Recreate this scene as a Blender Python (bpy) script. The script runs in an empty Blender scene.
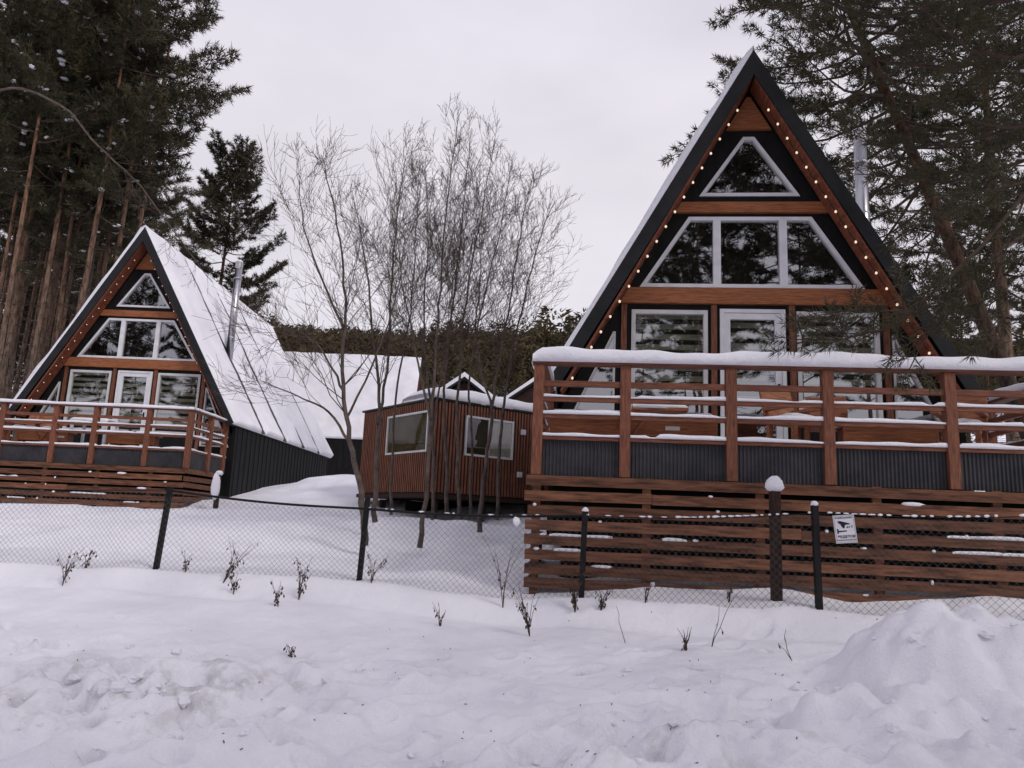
import bpy, math, random
import numpy as np
from mathutils import Vector, Matrix

R_ = math.radians
sc = bpy.context.scene
col = sc.collection

# ------------------------------------------------------------------ camera
EYE = Vector((0, 0, 1.55))
cd = bpy.data.cameras.new('camera'); cam = bpy.data.objects.new('camera', cd); col.objects.link(cam)
cd.sensor_width = 36; cd.lens = 769 / 1024 * 36; cd.clip_start = .05; cd.clip_end = 3000
cam.matrix_world = (Matrix.Translation(EYE) @ Matrix.Rotation(math.atan(139 / 769) + math.pi / 2, 4, 'X')
                    @ Matrix.Rotation(R_(2.46), 4, 'Z'))
sc.camera = cam

# ------------------------------------------------------------------ sky, sun, exposure
SUN_EL, SUN_AZ = R_(40), R_(135)
w = bpy.data.worlds.new('World'); sc.world = w; w.use_nodes = True
nt = w.node_tree; nt.nodes.clear()
wo = nt.nodes.new('ShaderNodeOutputWorld'); bg = nt.nodes.new('ShaderNodeBackground')
sk = nt.nodes.new('ShaderNodeTexSky'); sk.sky_type = 'NISHITA'; sk.sun_disc = False
sk.sun_elevation = SUN_EL; sk.sun_rotation = SUN_AZ
tc = nt.nodes.new('ShaderNodeTexCoord'); mp = nt.nodes.new('ShaderNodeMapping'); mp.inputs['Scale'].default_value = (1, 1, 2.2)
nz = nt.nodes.new('ShaderNodeTexNoise'); nz.inputs['Scale'].default_value = 2.3; nz.inputs['Detail'].default_value = 4; nz.inputs['Roughness'].default_value = .5
rp = nt.nodes.new('ShaderNodeValToRGB')
rp.color_ramp.elements[0].position = .3; rp.color_ramp.elements[0].color = (7.4, 7.05, 7.65, 1)
rp.color_ramp.elements[1].position = .7; rp.color_ramp.elements[1].color = (9.2, 8.75, 9.4, 1)
mx = nt.nodes.new('ShaderNodeMix'); mx.data_type = 'RGBA'; mx.inputs[0].default_value = .94
L = nt.links.new
L(tc.outputs['Generated'], mp.inputs[0]); L(mp.outputs[0], nz.inputs['Vector']); L(nz.outputs[0], rp.inputs[0])
sp0 = nt.nodes.new('ShaderNodeSeparateXYZ'); L(tc.outputs['Generated'], sp0.inputs[0])
zr = nt.nodes.new('ShaderNodeValToRGB'); zr.color_ramp.elements[0].position = .45; zr.color_ramp.elements[0].color = (1, 1, 1, 1)
zr.color_ramp.elements[1].position = .95; zr.color_ramp.elements[1].color = (.86, .87, .98, 1); L(sp0.outputs[2], zr.inputs[0])
mz = nt.nodes.new('ShaderNodeMix'); mz.data_type = 'RGBA'; mz.blend_type = 'MULTIPLY'; mz.inputs[0].default_value = 1
L(rp.outputs[0], mz.inputs[6]); L(zr.outputs[0], mz.inputs[7])
L(sk.outputs[0], mx.inputs[6]); L(mz.outputs[2], mx.inputs[7]); L(mx.outputs[2], bg.inputs[0]); L(bg.outputs[0], wo.inputs[0])
bg.inputs[1].default_value = .1
sd = bpy.data.lights.new('sun', 'SUN'); sd.energy = 1.5; sd.angle = R_(12); sd.color = (1, .95, .9)
so = bpy.data.objects.new('sun', sd); col.objects.link(so)
so.rotation_euler = (math.pi / 2 - SUN_EL, 0, math.pi - SUN_AZ)
sc.view_settings.view_transform = 'Standard'; sc.view_settings.look = 'None'
sc.view_settings.exposure = 0.0; sc.view_settings.gamma = 1; sc.view_settings.use_curve_mapping = False
sc.cycles.max_bounces = 8; sc.cycles.transparent_max_bounces = 24; sc.cycles.diffuse_bounces = 3
sc.cycles.use_denoising = True

# ------------------------------------------------------------------ materials
def nodes(name):
    m = bpy.data.materials.new(name); m.use_nodes = True
    t = m.node_tree; b = t.nodes['Principled BSDF']
    return m, t, b
def mat(name, c1, c2=None, scale=4, rough=.7, stretch=(1, 1, 1), metal=0, bump=0, detail=5, lo=.35, hi=.65, spec=.3, rand=0):
    m, t, b = nodes(name)
    b.inputs['Roughness'].default_value = rough; b.inputs['Metallic'].default_value = metal
    b.inputs['Specular IOR Level'].default_value = spec
    if c2 is None:
        b.inputs['Base Color'].default_value = (*c1, 1); return m
    tc = t.nodes.new('ShaderNodeTexCoord'); mp = t.nodes.new('ShaderNodeMapping'); mp.inputs['Scale'].default_value = stretch
    n = t.nodes.new('ShaderNodeTexNoise'); n.inputs['Scale'].default_value = scale; n.inputs['Detail'].default_value = detail
    n.inputs['Roughness'].default_value = .62
    r = t.nodes.new('ShaderNodeValToRGB')
    r.color_ramp.elements[0].position = lo; r.color_ramp.elements[0].color = (*c1, 1)
    r.color_ramp.elements[1].position = hi; r.color_ramp.elements[1].color = (*c2, 1)
    l = t.links.new
    l(tc.outputs['Object'], mp.inputs[0]); l(mp.outputs[0], n.inputs['Vector']); l(n.outputs[0], r.inputs[0])
    out = r.outputs[0]
    if rand:
        oi = t.nodes.new('ShaderNodeObjectInfo'); hs = t.nodes.new('ShaderNodeHueSaturation')
        mr = t.nodes.new('ShaderNodeMapRange'); mr.inputs[3].default_value = 1 - rand; mr.inputs[4].default_value = 1 + rand
        l(oi.outputs['Random'], mr.inputs[0]); l(mr.outputs[0], hs.inputs['Value']); l(out, hs.inputs['Color']); out = hs.outputs[0]
    l(out, b.inputs['Base Color'])
    if bump:
        bp = t.nodes.new('ShaderNodeBump'); bp.inputs['Strength'].default_value = bump; bp.inputs['Distance'].default_value = .02
        l(n.outputs[0], bp.inputs['Height']); l(bp.outputs[0], b.inputs['Normal'])
    return m

def snow_mat(name, greyed=False):
    m, t, b = nodes(name); l = t.links.new
    b.inputs['Roughness'].default_value = .85; b.inputs['Specular IOR Level'].default_value = .15
    tc = t.nodes.new('ShaderNodeTexCoord')
    n = t.nodes.new('ShaderNodeTexNoise'); n.inputs['Scale'].default_value = 1.1; n.inputs['Detail'].default_value = 6
    r = t.nodes.new('ShaderNodeValToRGB')
    r.color_ramp.elements[0].position = .3; r.color_ramp.elements[0].color = (.74, .735, .79, 1)
    r.color_ramp.elements[1].position = .65; r.color_ramp.elements[1].color = (.86, .855, .90, 1)
    n2 = t.nodes.new('ShaderNodeTexNoise'); n2.inputs['Scale'].default_value = 9; n2.inputs['Detail'].default_value = 9; n2.inputs['Roughness'].default_value = .68
    bp = t.nodes.new('ShaderNodeBump'); bp.inputs['Strength'].default_value = .7; bp.inputs['Distance'].default_value = .04
    n3 = t.nodes.new('ShaderNodeTexNoise'); n3.inputs['Scale'].default_value = 55; n3.inputs['Detail'].default_value = 4; l(tc.outputs['Object'], n3.inputs['Vector'])
    b3 = t.nodes.new('ShaderNodeBump'); b3.inputs['Strength'].default_value = .5; b3.inputs['Distance'].default_value = .012
    l(n3.outputs[0], b3.inputs['Height']); l(b3.outputs[0], bp.inputs['Normal'])
    for q in (n, n2): l(tc.outputs['Object'], q.inputs['Vector'])
    l(n.outputs[0], r.inputs[0]); out = r.outputs[0]
    if greyed:   # trodden track along the road: greyer noise patches in the snow
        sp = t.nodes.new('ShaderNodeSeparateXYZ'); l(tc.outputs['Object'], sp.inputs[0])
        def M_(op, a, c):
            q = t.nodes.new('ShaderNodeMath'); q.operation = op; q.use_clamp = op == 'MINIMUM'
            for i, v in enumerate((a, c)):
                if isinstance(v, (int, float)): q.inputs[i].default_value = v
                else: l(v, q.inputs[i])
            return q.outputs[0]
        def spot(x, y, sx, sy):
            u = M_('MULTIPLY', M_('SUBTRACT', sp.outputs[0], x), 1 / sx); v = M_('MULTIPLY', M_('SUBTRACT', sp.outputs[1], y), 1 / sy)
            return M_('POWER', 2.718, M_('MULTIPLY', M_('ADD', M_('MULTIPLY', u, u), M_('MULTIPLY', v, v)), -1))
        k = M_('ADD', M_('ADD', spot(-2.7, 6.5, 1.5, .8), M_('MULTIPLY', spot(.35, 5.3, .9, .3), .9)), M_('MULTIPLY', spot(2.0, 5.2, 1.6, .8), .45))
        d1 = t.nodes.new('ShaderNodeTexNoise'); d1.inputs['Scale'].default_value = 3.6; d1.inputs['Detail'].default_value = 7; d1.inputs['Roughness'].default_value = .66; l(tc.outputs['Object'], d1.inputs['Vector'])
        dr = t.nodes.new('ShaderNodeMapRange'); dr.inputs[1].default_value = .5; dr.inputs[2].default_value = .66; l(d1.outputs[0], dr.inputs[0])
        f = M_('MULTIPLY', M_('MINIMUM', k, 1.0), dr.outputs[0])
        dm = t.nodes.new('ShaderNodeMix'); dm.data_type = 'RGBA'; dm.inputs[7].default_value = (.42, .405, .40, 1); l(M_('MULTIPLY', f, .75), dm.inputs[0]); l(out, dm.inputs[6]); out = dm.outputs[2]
    l(out, b.inputs['Base Color'])
    l(n2.outputs[0], bp.inputs['Height']); l(bp.outputs[0], b.inputs['Normal'])
    return m

def glass_mat(name, refl=.27, tint=.75):
    m, t, b = nodes(name); l = t.links.new
    t.nodes.remove(b); o = t.nodes['Material Output']
    g = t.nodes.new('ShaderNodeBsdfGlossy'); g.inputs['Roughness'].default_value = .012; g.inputs['Color'].default_value = (.93, .95, 1, 1)
    tr = t.nodes.new('ShaderNodeBsdfTransparent'); tr.inputs[0].default_value = (tint, tint, tint * .95, 1)
    lw = t.nodes.new('ShaderNodeFresnel'); lw.inputs[0].default_value = 1.5
    ad = t.nodes.new('ShaderNodeMath'); ad.operation = 'ADD'; ad.inputs[1].default_value = refl; ad.use_clamp = True
    mxs = t.nodes.new('ShaderNodeMixShader')
    tc = t.nodes.new('ShaderNodeTexCoord'); n = t.nodes.new('ShaderNodeTexNoise'); n.inputs['Scale'].default_value = .9; n.inputs['Detail'].default_value = 1
    bp = t.nodes.new('ShaderNodeBump'); bp.inputs['Strength'].default_value = .05; bp.inputs['Distance'].default_value = .1
    l(tc.outputs['Object'], n.inputs['Vector']); l(n.outputs[0], bp.inputs['Height']); l(bp.outputs[0], g.inputs['Normal'])
    ge = t.nodes.new('ShaderNodeNewGeometry'); fr = t.nodes.new('ShaderNodeMath'); fr.operation = 'SUBTRACT'; fr.inputs[0].default_value = 1; ml = t.nodes.new('ShaderNodeMath'); ml.operation = 'MULTIPLY'
    l(ge.outputs['Backfacing'], fr.inputs[1]); l(fr.outputs[0], ml.inputs[0]); l(ad.outputs[0], ml.inputs[1])
    l(lw.outputs[0], ad.inputs[0]); l(ml.outputs[0], mxs.inputs[0]); l(tr.outputs[0], mxs.inputs[1]); l(g.outputs[0], mxs.inputs[2])
    l(mxs.outputs[0], o.inputs[0])
    return m
def emit_mat(name, c, s):
    m, t, b = nodes(name); b.inputs['Base Color'].default_value = (*c, 1)
    b.inputs['Emission Color'].default_value = (*c, 1); b.inputs['Emission Strength'].default_value = s
    return m
def bark_mat(name, lower, upper, z0, z1):
    m, t, b = nodes(name); l = t.links.new; b.inputs['Roughness'].default_value = .9; b.inputs['Specular IOR Level'].default_value = .1
    tc = t.nodes.new('ShaderNodeTexCoord'); sp = t.nodes.new('ShaderNodeSeparateXYZ'); l(tc.outputs['Object'], sp.inputs[0])
    mr = t.nodes.new('ShaderNodeMapRange'); mr.inputs[1].default_value = z0; mr.inputs[2].default_value = z1
    mp = t.nodes.new('ShaderNodeMapping'); mp.inputs['Scale'].default_value = (1, 1, .25); l(tc.outputs['Object'], mp.inputs[0])
    n = t.nodes.new('ShaderNodeTexNoise'); n.inputs['Scale'].default_value = 14; n.inputs['Detail'].default_value = 5; l(mp.outputs[0], n.inputs['Vector'])
    m1 = t.nodes.new('ShaderNodeMix'); m1.data_type = 'RGBA'; m1.inputs[6].default_value = (*lower, 1); m1.inputs[7].default_value = (*upper, 1)
    l(sp.outputs[2], mr.inputs[0]); l(mr.outputs[0], m1.inputs[0])
    r = t.nodes.new('ShaderNodeValToRGB'); r.color_ramp.elements[0].position = .35; r.color_ramp.elements[0].color = (.45, .45, .45, 1)
    r.color_ramp.elements[1].position = .62; r.color_ramp.elements[1].color = (1.25, 1.25, 1.25, 1); l(n.outputs[0], r.inputs[0])
    m2 = t.nodes.new('ShaderNodeMix'); m2.data_type = 'RGBA'; m2.blend_type = 'MULTIPLY'; m2.inputs[0].default_value = 1
    l(m1.outputs[2], m2.inputs[6]); l(r.outputs[0], m2.inputs[7]); l(m2.outputs[2], b.inputs['Base Color'])
    bp = t.nodes.new('ShaderNodeBump'); bp.inputs['Strength'].default_value = .6; bp.inputs['Distance'].default_value = .03
    l(n.outputs[0], bp.inputs['Height']); l(bp.outputs[0], b.inputs['Normal'])
    return m

M = dict(
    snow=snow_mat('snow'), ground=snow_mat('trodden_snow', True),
    wood_h=mat('stained_board_along', (.085, .03, .019), (.225, .083, .046), 5, .65, (1, 6, 14), bump=.15, rand=.12),
    wood_v=mat('stained_board_upright', (.09, .032, .02), (.235, .086, .046), 5, .65, (9, 9, 1), bump=.15, rand=.12),
    skirt=mat('weathered_skirt_board', (.05, .021, .012), (.20, .083, .043), 3, .75, (1, 4, 9), bump=.2, rand=.3),
    beam=mat('orange_beam', (.17, .054, .022), (.36, .13, .052), 5, .6, (1, 6, 14), bump=.1),
    soffit=mat('soffit_board', (.12, .036, .02), (.25, .08, .04), 5, .65, (5, .7, 5)),
    black=mat('black_cladding', (.006, .006, .0065), (.012, .0115, .012), 6, .6, (1, 1, .3), spec=.15),
    roof=mat('black_metal_roof', (.008, .0085, .01), (.016, .0165, .019), 3, .5, spec=.25),
    panel=mat('dark_ribbed_sheet', (.026, .026, .03), (.05, .049, .054), 3, .5, spec=.3),
    white=mat('white_plastic', (.62, .62, .66), (.74, .74, .77), 4, .4),
    cream=mat('grey_white_plastic', (.5, .5, .5), (.62, .61, .6), 4, .4),
    glass=glass_mat('window_glass'),
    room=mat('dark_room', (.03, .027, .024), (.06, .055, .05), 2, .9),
    blind=mat('zebra_blind', (.5, .52, .46), (.66, .68, .6), 4, .9),
    steel=mat('stainless_flue', (.42, .42, .44), (.6, .6, .62), 4, .3, (3, 3, .4), metal=1),
    iron=mat('black_painted_iron', (.008, .008, .009), (.015, .014, .015), 10, .6, spec=.15),
    wire=mat('galvanised_wire', (.05, .05, .053), (.09, .09, .095), 10, .6),
    oldpost=mat('dark_old_wood', (.014, .008, .006), (.042, .022, .014), 6, .85, (7, 7, 1), bump=.3),
    bulb=emit_mat('warm_bulb', (1, .76, .56), .75),
    sauna=mat('brown_battens', (.115, .047, .028), (.25, .10, .056), 4, .65, (6, 6, .8)),
    saunaback=mat('brown_backing', (.018, .008, .006), (.03, .013, .009), 4, .8),
    bark=bark_mat('pine_bark', (.15, .108, .083), (.22, .115, .07), 4, 14),
    bark_dark=bark_mat('dark_pine_bark', (.045, .032, .026), (.085, .046, .03), 3, 9),
    limb=mat('limb_bark', (.035, .025, .02), (.075, .05, .036), 6, .9),
    bare=mat('bare_bark', (.05, .038, .033), (.13, .1, .086), 7, .9, bump=.3),
    twig=mat('fine_twigs', (.042, .029, .023), (.09, .062, .05), 7, .9),
    needle=mat('pine_needles', (.026, .026, .014), (.08, .07, .037), 1.3, .7, rand=.25, spec=.2),
    far=mat('far_needles', (.05, .041, .023), (.108, .084, .049), .25, .9, spec=.1),
    weed=mat('dry_weed', (.035, .022, .016), (.09, .06, .045), 12, .9),
    chair=mat('orange_chair_wood', (.2, .072, .034), (.36, .14, .065), 6, .6, (1, 5, 5)),
    paper=mat('sign_paper', (.62, .61, .66), (.7, .69, .74), 6, .6),
    ink=mat('sign_ink', (.012, .012, .02)),
    debris=mat('bark_debris', (.03, .02, .015), (.09, .06, .04), 20, .9),
)

# ------------------------------------------------------------------ helpers
def tag(o, label=None, cat=None, group=None, kind=None):
    for k, v in (('label', label), ('category', cat), ('group', group), ('kind', kind)):
        if v: o[k] = v
    return o
def empty(name, loc, rz=0, label=None, cat=None, group=None):
    o = bpy.data.objects.new(name, None); col.objects.link(o)
    o.location = loc; o.rotation_euler = (0, 0, rz); o.empty_display_size = .2
    return tag(o, label, cat, group)
def copy_tree(o, parent=None):
    c = o.copy(); col.objects.link(c)
    if parent: c.parent = parent
    for ch in list(o.children): copy_tree(ch, c)
    return c
def np_mesh(name, V, Fidx, m, parent=None, smooth=False, nper=None):
    """V (n,3), Fidx (k, nper) ndarray -> object"""
    me = bpy.data.meshes.new(name); V = np.asarray(V, np.float32); Fidx = np.asarray(Fidx, np.int32)
    k, n = Fidx.shape
    me.vertices.add(len(V)); me.vertices.foreach_set('co', V.ravel())
    me.loops.add(k * n); me.loops.foreach_set('vertex_index', Fidx.ravel())
    me.polygons.add(k); me.polygons.foreach_set('loop_start', np.arange(0, k * n, n, dtype=np.int32))
    me.polygons.foreach_set('loop_total', np.full(k, n, np.int32))
    me.polygons.foreach_set('use_smooth', np.full(k, smooth, bool))
    me.update(calc_edges=True); me.validate()
    me.materials.append(m)
    o = bpy.data.objects.new(name, me); col.objects.link(o)
    if parent: o.parent = parent
    return o

class MB:
    def __init__(s): s.v = []; s.f = []
    def add(s, vs, fs):
        b = len(s.v); s.v += [tuple(p) for p in vs]; s.f += [tuple(b + i for i in f) for f in fs]
        return s
    def box(s, x0, x1, y0, y1, z0, z1):
        return s.add([(x0, y0, z0), (x1, y0, z0), (x1, y1, z0), (x0, y1, z0), (x0, y0, z1), (x1, y0, z1), (x1, y1, z1), (x0, y1, z1)],
                     [(0, 3, 2, 1), (4, 5, 6, 7), (0, 1, 5, 4), (1, 2, 6, 5), (2, 3, 7, 6), (3, 0, 4, 7)])
    def bar(s, a, b, wd, ht, up=(0, 0, 1)):
        a = Vector(a); b = Vector(b); d = (b - a).normalized(); u = Vector(up)
        sx = d.cross(u).normalized(); u = sx.cross(d).normalized()
        vs = [p + sx * i * wd / 2 + u * j * ht / 2 for p in (a, b) for i, j in ((-1, -1), (1, -1), (1, 1), (-1, 1))]
        return s.add(vs, [(3, 2, 1, 0), (4, 5, 6, 7), (0, 1, 5, 4), (1, 2, 6, 5), (2, 3, 7, 6), (3, 0, 4, 7)])
    def prism(s, poly, y0, y1):
        """poly: (x,z) list, extruded along y"""
        n = len(poly)
        vs = [(x, y0, z) for x, z in poly] + [(x, y1, z) for x, z in poly]
        return s.add(vs, [tuple(range(n)), tuple(range(2 * n - 1, n - 1, -1))] + [(i, i + n, (i + 1) % n + n, (i + 1) % n) for i in range(n)])
    def ring(s, poly, wd, y0, y1):
        n = len(poly); inn = inset(poly, wd)
        vs = [(x, y0, z) for x, z in poly] + [(x, y0, z) for x, z in inn] + [(x, y1, z) for x, z in poly] + [(x, y1, z) for x, z in inn]
        fs = []
        for i in range(n):
            j = (i + 1) % n
            fs += [(i, j, n + j, n + i), (2 * n + i, 3 * n + i, 3 * n + j, 2 * n + j), (i, 2 * n + i, 2 * n + j, j), (n + i, n + j, 3 * n + j, 3 * n + i)]
        return s.add(vs, fs)
    def tube(s, pts, rad, k=6, cap=True):
        pts = [Vector(p) for p in pts]; n = len(pts)
        if not isinstance(rad, (list, tuple)): rad = [rad] * n
        b = len(s.v); ref = Vector((.31, .74, .6)).normalized()
        for i, p in enumerate(pts):
            d = (pts[min(i + 1, n - 1)] - pts[max(i - 1, 0)])
            d = d.normalized() if d.length > 1e-9 else Vector((0, 0, 1))
            x = d.cross(ref)
            if x.length < .05: x = d.cross(Vector((1, 0, 0)))
            x.normalize(); y = d.cross(x)
            for a in range(k):
                t = 2 * math.pi * a / k
                s.v.append(tuple(p + (x * math.cos(t) + y * math.sin(t)) * rad[i]))
        for i in range(n - 1):
            for a in range(k):
                c = (a + 1) % k
                s.f.append((b + i * k + a, b + i * k + c, b + (i + 1) * k + c, b + (i + 1) * k + a))
        if cap:
            s.f.append(tuple(b + k - 1 - a for a in range(k))); s.f.append(tuple(b + (n - 1) * k + a for a in range(k)))
        return s
    def blob(s, c, r, seed=0, ku=8, kv=5, flat=0.0, jit=.14):
        rn = random.Random(seed); b = len(s.v); cx, cy, cz = c
        s.v.append((cx, cy, cz + r[2]))
        for j in range(1, kv):
            t = math.pi * j / kv
            for i in range(ku):
                a = 2 * math.pi * i / ku; q = 1 + rn.uniform(-jit, jit)
                z = math.cos(t) * r[2] * q
                if z < 0: z *= (1 - flat)
                s.v.append((cx + math.sin(t) * math.cos(a) * r[0] * q, cy + math.sin(t) * math.sin(a) * r[1] * q, cz + z))
        s.v.append((cx, cy, cz - r[2] * (1 - flat)))
        e = len(s.v) - 1
        for i in range(ku): s.f.append((b, b + 1 + i, b + 1 + (i + 1) % ku)); s.f.append((e, e - ku + (i + 1) % ku, e - ku + i))
        for j in range(kv - 2):
            for i in range(ku):
                p = b + 1 + j * ku + i; q = b + 1 + j * ku + (i + 1) % ku
                s.f.append((p, p + ku, q + ku, q))
        return s
    def build(s, name, m, parent=None, smooth=False, bevel=0):
        me = bpy.data.meshes.new(name); me.from_pydata(s.v, [], s.f); me.update()
        if smooth: me.polygons.foreach_set('use_smooth', [True] * len(me.polygons))
        me.materials.append(m)
        o = bpy.data.objects.new(name, me); col.objects.link(o)
        if parent: o.parent = parent
        if bevel:
            bv = o.modifiers.new('bevel', 'BEVEL'); bv.width = bevel; bv.segments = 1; bv.limit_method = 'ANGLE'
        return o
def inset(poly, wd):
    n = len(poly); A = sum(poly[i][0] * poly[(i + 1) % n][1] - poly[(i + 1) % n][0] * poly[i][1] for i in range(n))
    sg = 1 if A > 0 else -1; out = []
    for i in range(n):
        p0, p1, p2 = (Vector(poly[j % n]) for j in (i - 1, i, i + 1))
        d1 = (p1 - p0).normalized(); d2 = (p2 - p1).normalized()
        n1 = Vector((-d1.y, d1.x)) * sg; n2 = Vector((-d2.y, d2.x)) * sg
        k = (n1 + n2) / (1 + n1.dot(n2)); out.append(tuple(p1 + k * wd))
    return out
def wob(t, s):
    return (math.sin(t * 2.1 + s) + .6 * math.sin(t * 5.3 + s * 2.7) + .4 * math.sin(t * 11.7 + s * 1.3)) / 2
def snow_strip(mb, a, b, wd, ht, seed=0, step=.06, var=.35, gap=0):
    """lumpy bead of snow from a to b (its underside), width wd, height ht"""
    a = Vector(a); b = Vector(b); ln = (b - a).length; n = max(3, int(ln / step)); d = (b - a).normalized()
    sx = d.cross(Vector((0, 0, 1))).normalized(); k = 7; bs = len(mb.v)
    for i in range(n + 1):
        t = i / n * ln; p = a + d * t
        h = ht * (1 + var * wob(t, seed)); ww = wd * (1 + .12 * wob(t * 1.3, seed + 4))
        e = min(1, min(t, ln - t) / (ht * .9) + .25); h *= e ** .5
        if gap and wob(t * 1.7, seed + 9) < -gap: h *= .12
        for j in range(k):
            u = math.pi * j / (k - 1)
            q = abs(math.sin(u)) ** .55
            mb.v.append(tuple(p + sx * (ww / 2) * math.copysign(abs(math.cos(u)) ** .6, math.cos(u)) + Vector((0, 0, h * q - .012 * (q == 0)))))
    for i in range(n):
        for j in range(k):
            c = (j + 1) % k; p = bs + i * k
            mb.f.append((p + j, p + c, p + k + c, p + k + j))
    mb.f.append(tuple(bs + j for j in range(k))); mb.f.append(tuple(bs + n * k + k - 1 - j for j in range(k)))

# camera rays, used offline style: a pixel of the photo at a known distance in front of the camera -> point in the place
CR = cam.matrix_world.to_3x3()
def at(px, py, Y):
    d = CR @ Vector(((px - 512) / 769, -(py - 384) / 769, -1)); return EYE + d * (Y / d.y)

# ------------------------------------------------------------------ terrain
FX = np.array([-60, -14, -6.74, -4.52, -1.77, .89, 3.3, 5.0, 9, 60]); FY = np.array([14, 12.2, 10.6, 10.2, 9.7, 9.0, 8.2, 7.6, 6.4, 2])
PS = np.array([-80, -8, -5.5, -4.75, -4.3, -3.6, -1.95, -1.2, -.62, -.42, -.12, -.03, 3, 5.5, 8.5, 9.5, 12.5, 16, 20, 35, 50, 70, 110, 140, 200, 500])
PZ = np.array([0, 0, -.02, 0, .07, .18, .30, .41, .50, .46, .70, .75, 1.10, 1.42, 1.66, 1.75, 2.1, 2.5, 2.9, 3.8, 4.6, 8, 21, 30, 43, 50])
def noise2(x, y, s, seed):
    """smooth value noise"""
    rs = np.random.RandomState(seed); T = rs.rand(64, 64)
    X = x / s; Y = y / s; xi = np.floor(X).astype(int); yi = np.floor(Y).astype(int); fx = X - xi; fy = Y - yi
    fx = fx * fx * (3 - 2 * fx); fy = fy * fy * (3 - 2 * fy)
    g = lambda a, b: T[(a) % 64, (b) % 64]
    return (g(xi, yi) * (1 - fx) + g(xi + 1, yi) * fx) * (1 - fy) + (g(xi, yi + 1) * (1 - fx) + g(xi + 1, yi + 1) * fx) * fy - .5
def G4(x, y, cx, cy, sx, sy, rot=0):
    c, s = math.cos(rot), math.sin(rot); u = (x - cx) * c + (y - cy) * s; v = -(x - cx) * s + (y - cy) * c
    return np.exp(-((u / sx) ** 2 + (v / sy) ** 2) ** 2)
def G(x, y, cx, cy, sx, sy, rot=0):
    c, s = math.cos(rot), math.sin(rot); u = (x - cx) * c + (y - cy) * s; v = -(x - cx) * s + (y - cy) * c
    return np.exp(-(u / sx) ** 2 - (v / sy) ** 2)
SS = np.linspace(-12, 30, 4201); PROF = np.interp(SS, PS, PZ); KER = np.exp(-(np.linspace(-.6, .6, 121) / .11) ** 2); KER /= KER.sum()
PROF = np.convolve(np.pad(PROF, 60, mode='edge'), KER, 'valid')
rng = random.Random(5)
PRINTS = []
for _ in range(46):   # old trodden tracks, left foreground
    px, py = rng.gauss(120, 75), rng.gauss(690, 34)
    PRINTS.append((px, py, rng.uniform(.07, .16), rng.uniform(.04, .08), rng.uniform(0, 3.1), rng.uniform(-.13, .05)))
for _ in range(40):
    px, py = rng.uniform(380, 1000), rng.uniform(650, 765)
    PRINTS.append((px, py, rng.uniform(.05, .11), rng.uniform(.03, .055), rng.uniform(-.6, .6), rng.uniform(-.08, .015)))
def trail(a, b, n, seed):
    q = random.Random(seed)
    for k in range(n):
        t = k / (n - 1); sx = 1 if k % 2 else -1
        PRINTS.append((a[0] + (b[0] - a[0]) * t + q.uniform(-5, 5), a[1] + (b[1] - a[1]) * t + sx * 4 + q.uniform(-2, 2), .15, .06, math.atan2(-(b[1] - a[1]) * 2.4, b[0] - a[0]) + q.uniform(-.2, .2), -q.uniform(.05, .085)))
trail((330, 768), (10, 640), 17, 1); trail((560, 764), (960, 690), 15, 2); trail((30, 690), (330, 655), 9, 3); trail((420, 690), (760, 640), 11, 4)
def base_h(x, y):
    s = y - np.interp(x, FX, FY)
    z = np.where((s > -11.5) & (s < 29.5), np.interp(s, SS, PROF), np.interp(s, PS, PZ))
    # lip of the bank along the fence is firm on the left, trodden flat on the right
    z = z + .5 * G(x, y, -5.6, 25.6, 1.6, 2.4) - .12 * G(x, y, -4, 5, 3, 1.6) - .3 * G(x, y, -.6, 19.2, 3.0, 1.8) + .12 * G(x, y, 3, 4.3, 1.6, 1.2)
    z = z + .02 * G(x, y, -11.5, 17.2, 3.2, 1.4) - .2 * G(x, y, -10, 19.3, 4, 1) + .12 * G(x, y, -4.6, 14.5, 2.2, 1.2, .4) - .1 * G(x, y, -2.5, 12.3, 2.4, .9, -.3) + .1 * G(x, y, .2, 10.6, .8, .8)
    return z
def ground_h(x, y):
    z = base_h(x, y)
    near = np.clip((60 - np.abs(y)) / 30, 0, 1)
    z = z + .15 * noise2(x, y, 2.3, 1) * near + .075 * noise2(x, y, .8, 2) * near * (1 + 1.2 * np.clip((y - np.interp(x, FX, FY)) / 2, 0, 1)) + .06 * noise2(x, y, .45, 7) * np.clip((y - np.interp(x, FX, FY) - .2) / 1, 0, 1) * near
    tr = np.clip((9.3 - y) / 2, 0, 1) * np.clip((y - 2) / 1, 0, 1)
    rough = np.clip(G(x, y, -2.6, 6.3, 1.9, .9, .2) + .7 * G(x, y, .4, 5.3, 1.0, .35, .1) + 1.0 * G(x, y, 2.2, 5.4, 2.2, 1.0) + .16, 0, 1)
    z = z + tr * rough * (.21 * noise2(x, y, .36, 3) + .19 * noise2(x, y, .17, 4) + .06 * noise2(x, y, .08, 6))
    z = z + .012 * noise2(x, y, .12, 8) * np.clip((13 - y) / 3, 0, 1) + .02 * noise2(x, y, .35, 9) * near
    return z
def pt_ground(px, py):
    d = CR @ Vector(((px - 512) / 769, -(py - 384) / 769, -1)); t = 2.0
    while t < 60:
        p = EYE + d * (t / d.y)
        if p.z < float(base_h(np.array([p.x]), np.array([p.y]))[0]): break
        t += .05
    return p
PW = [(pt_ground(a, b), *r) for a, b, *r in PRINTS]
def dens(lo, hi, st, far0, far1, g=1.09):
    a = list(np.arange(lo, hi + 1e-6, st)); s = st; x = a[-1]
    while x < far1: s *= g; x += s; a.append(x)
    s = st; x = lo; pre = []
    while x > far0: s *= g; x -= s; pre.append(x)
    return np.array(pre[::-1] + a)
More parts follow.
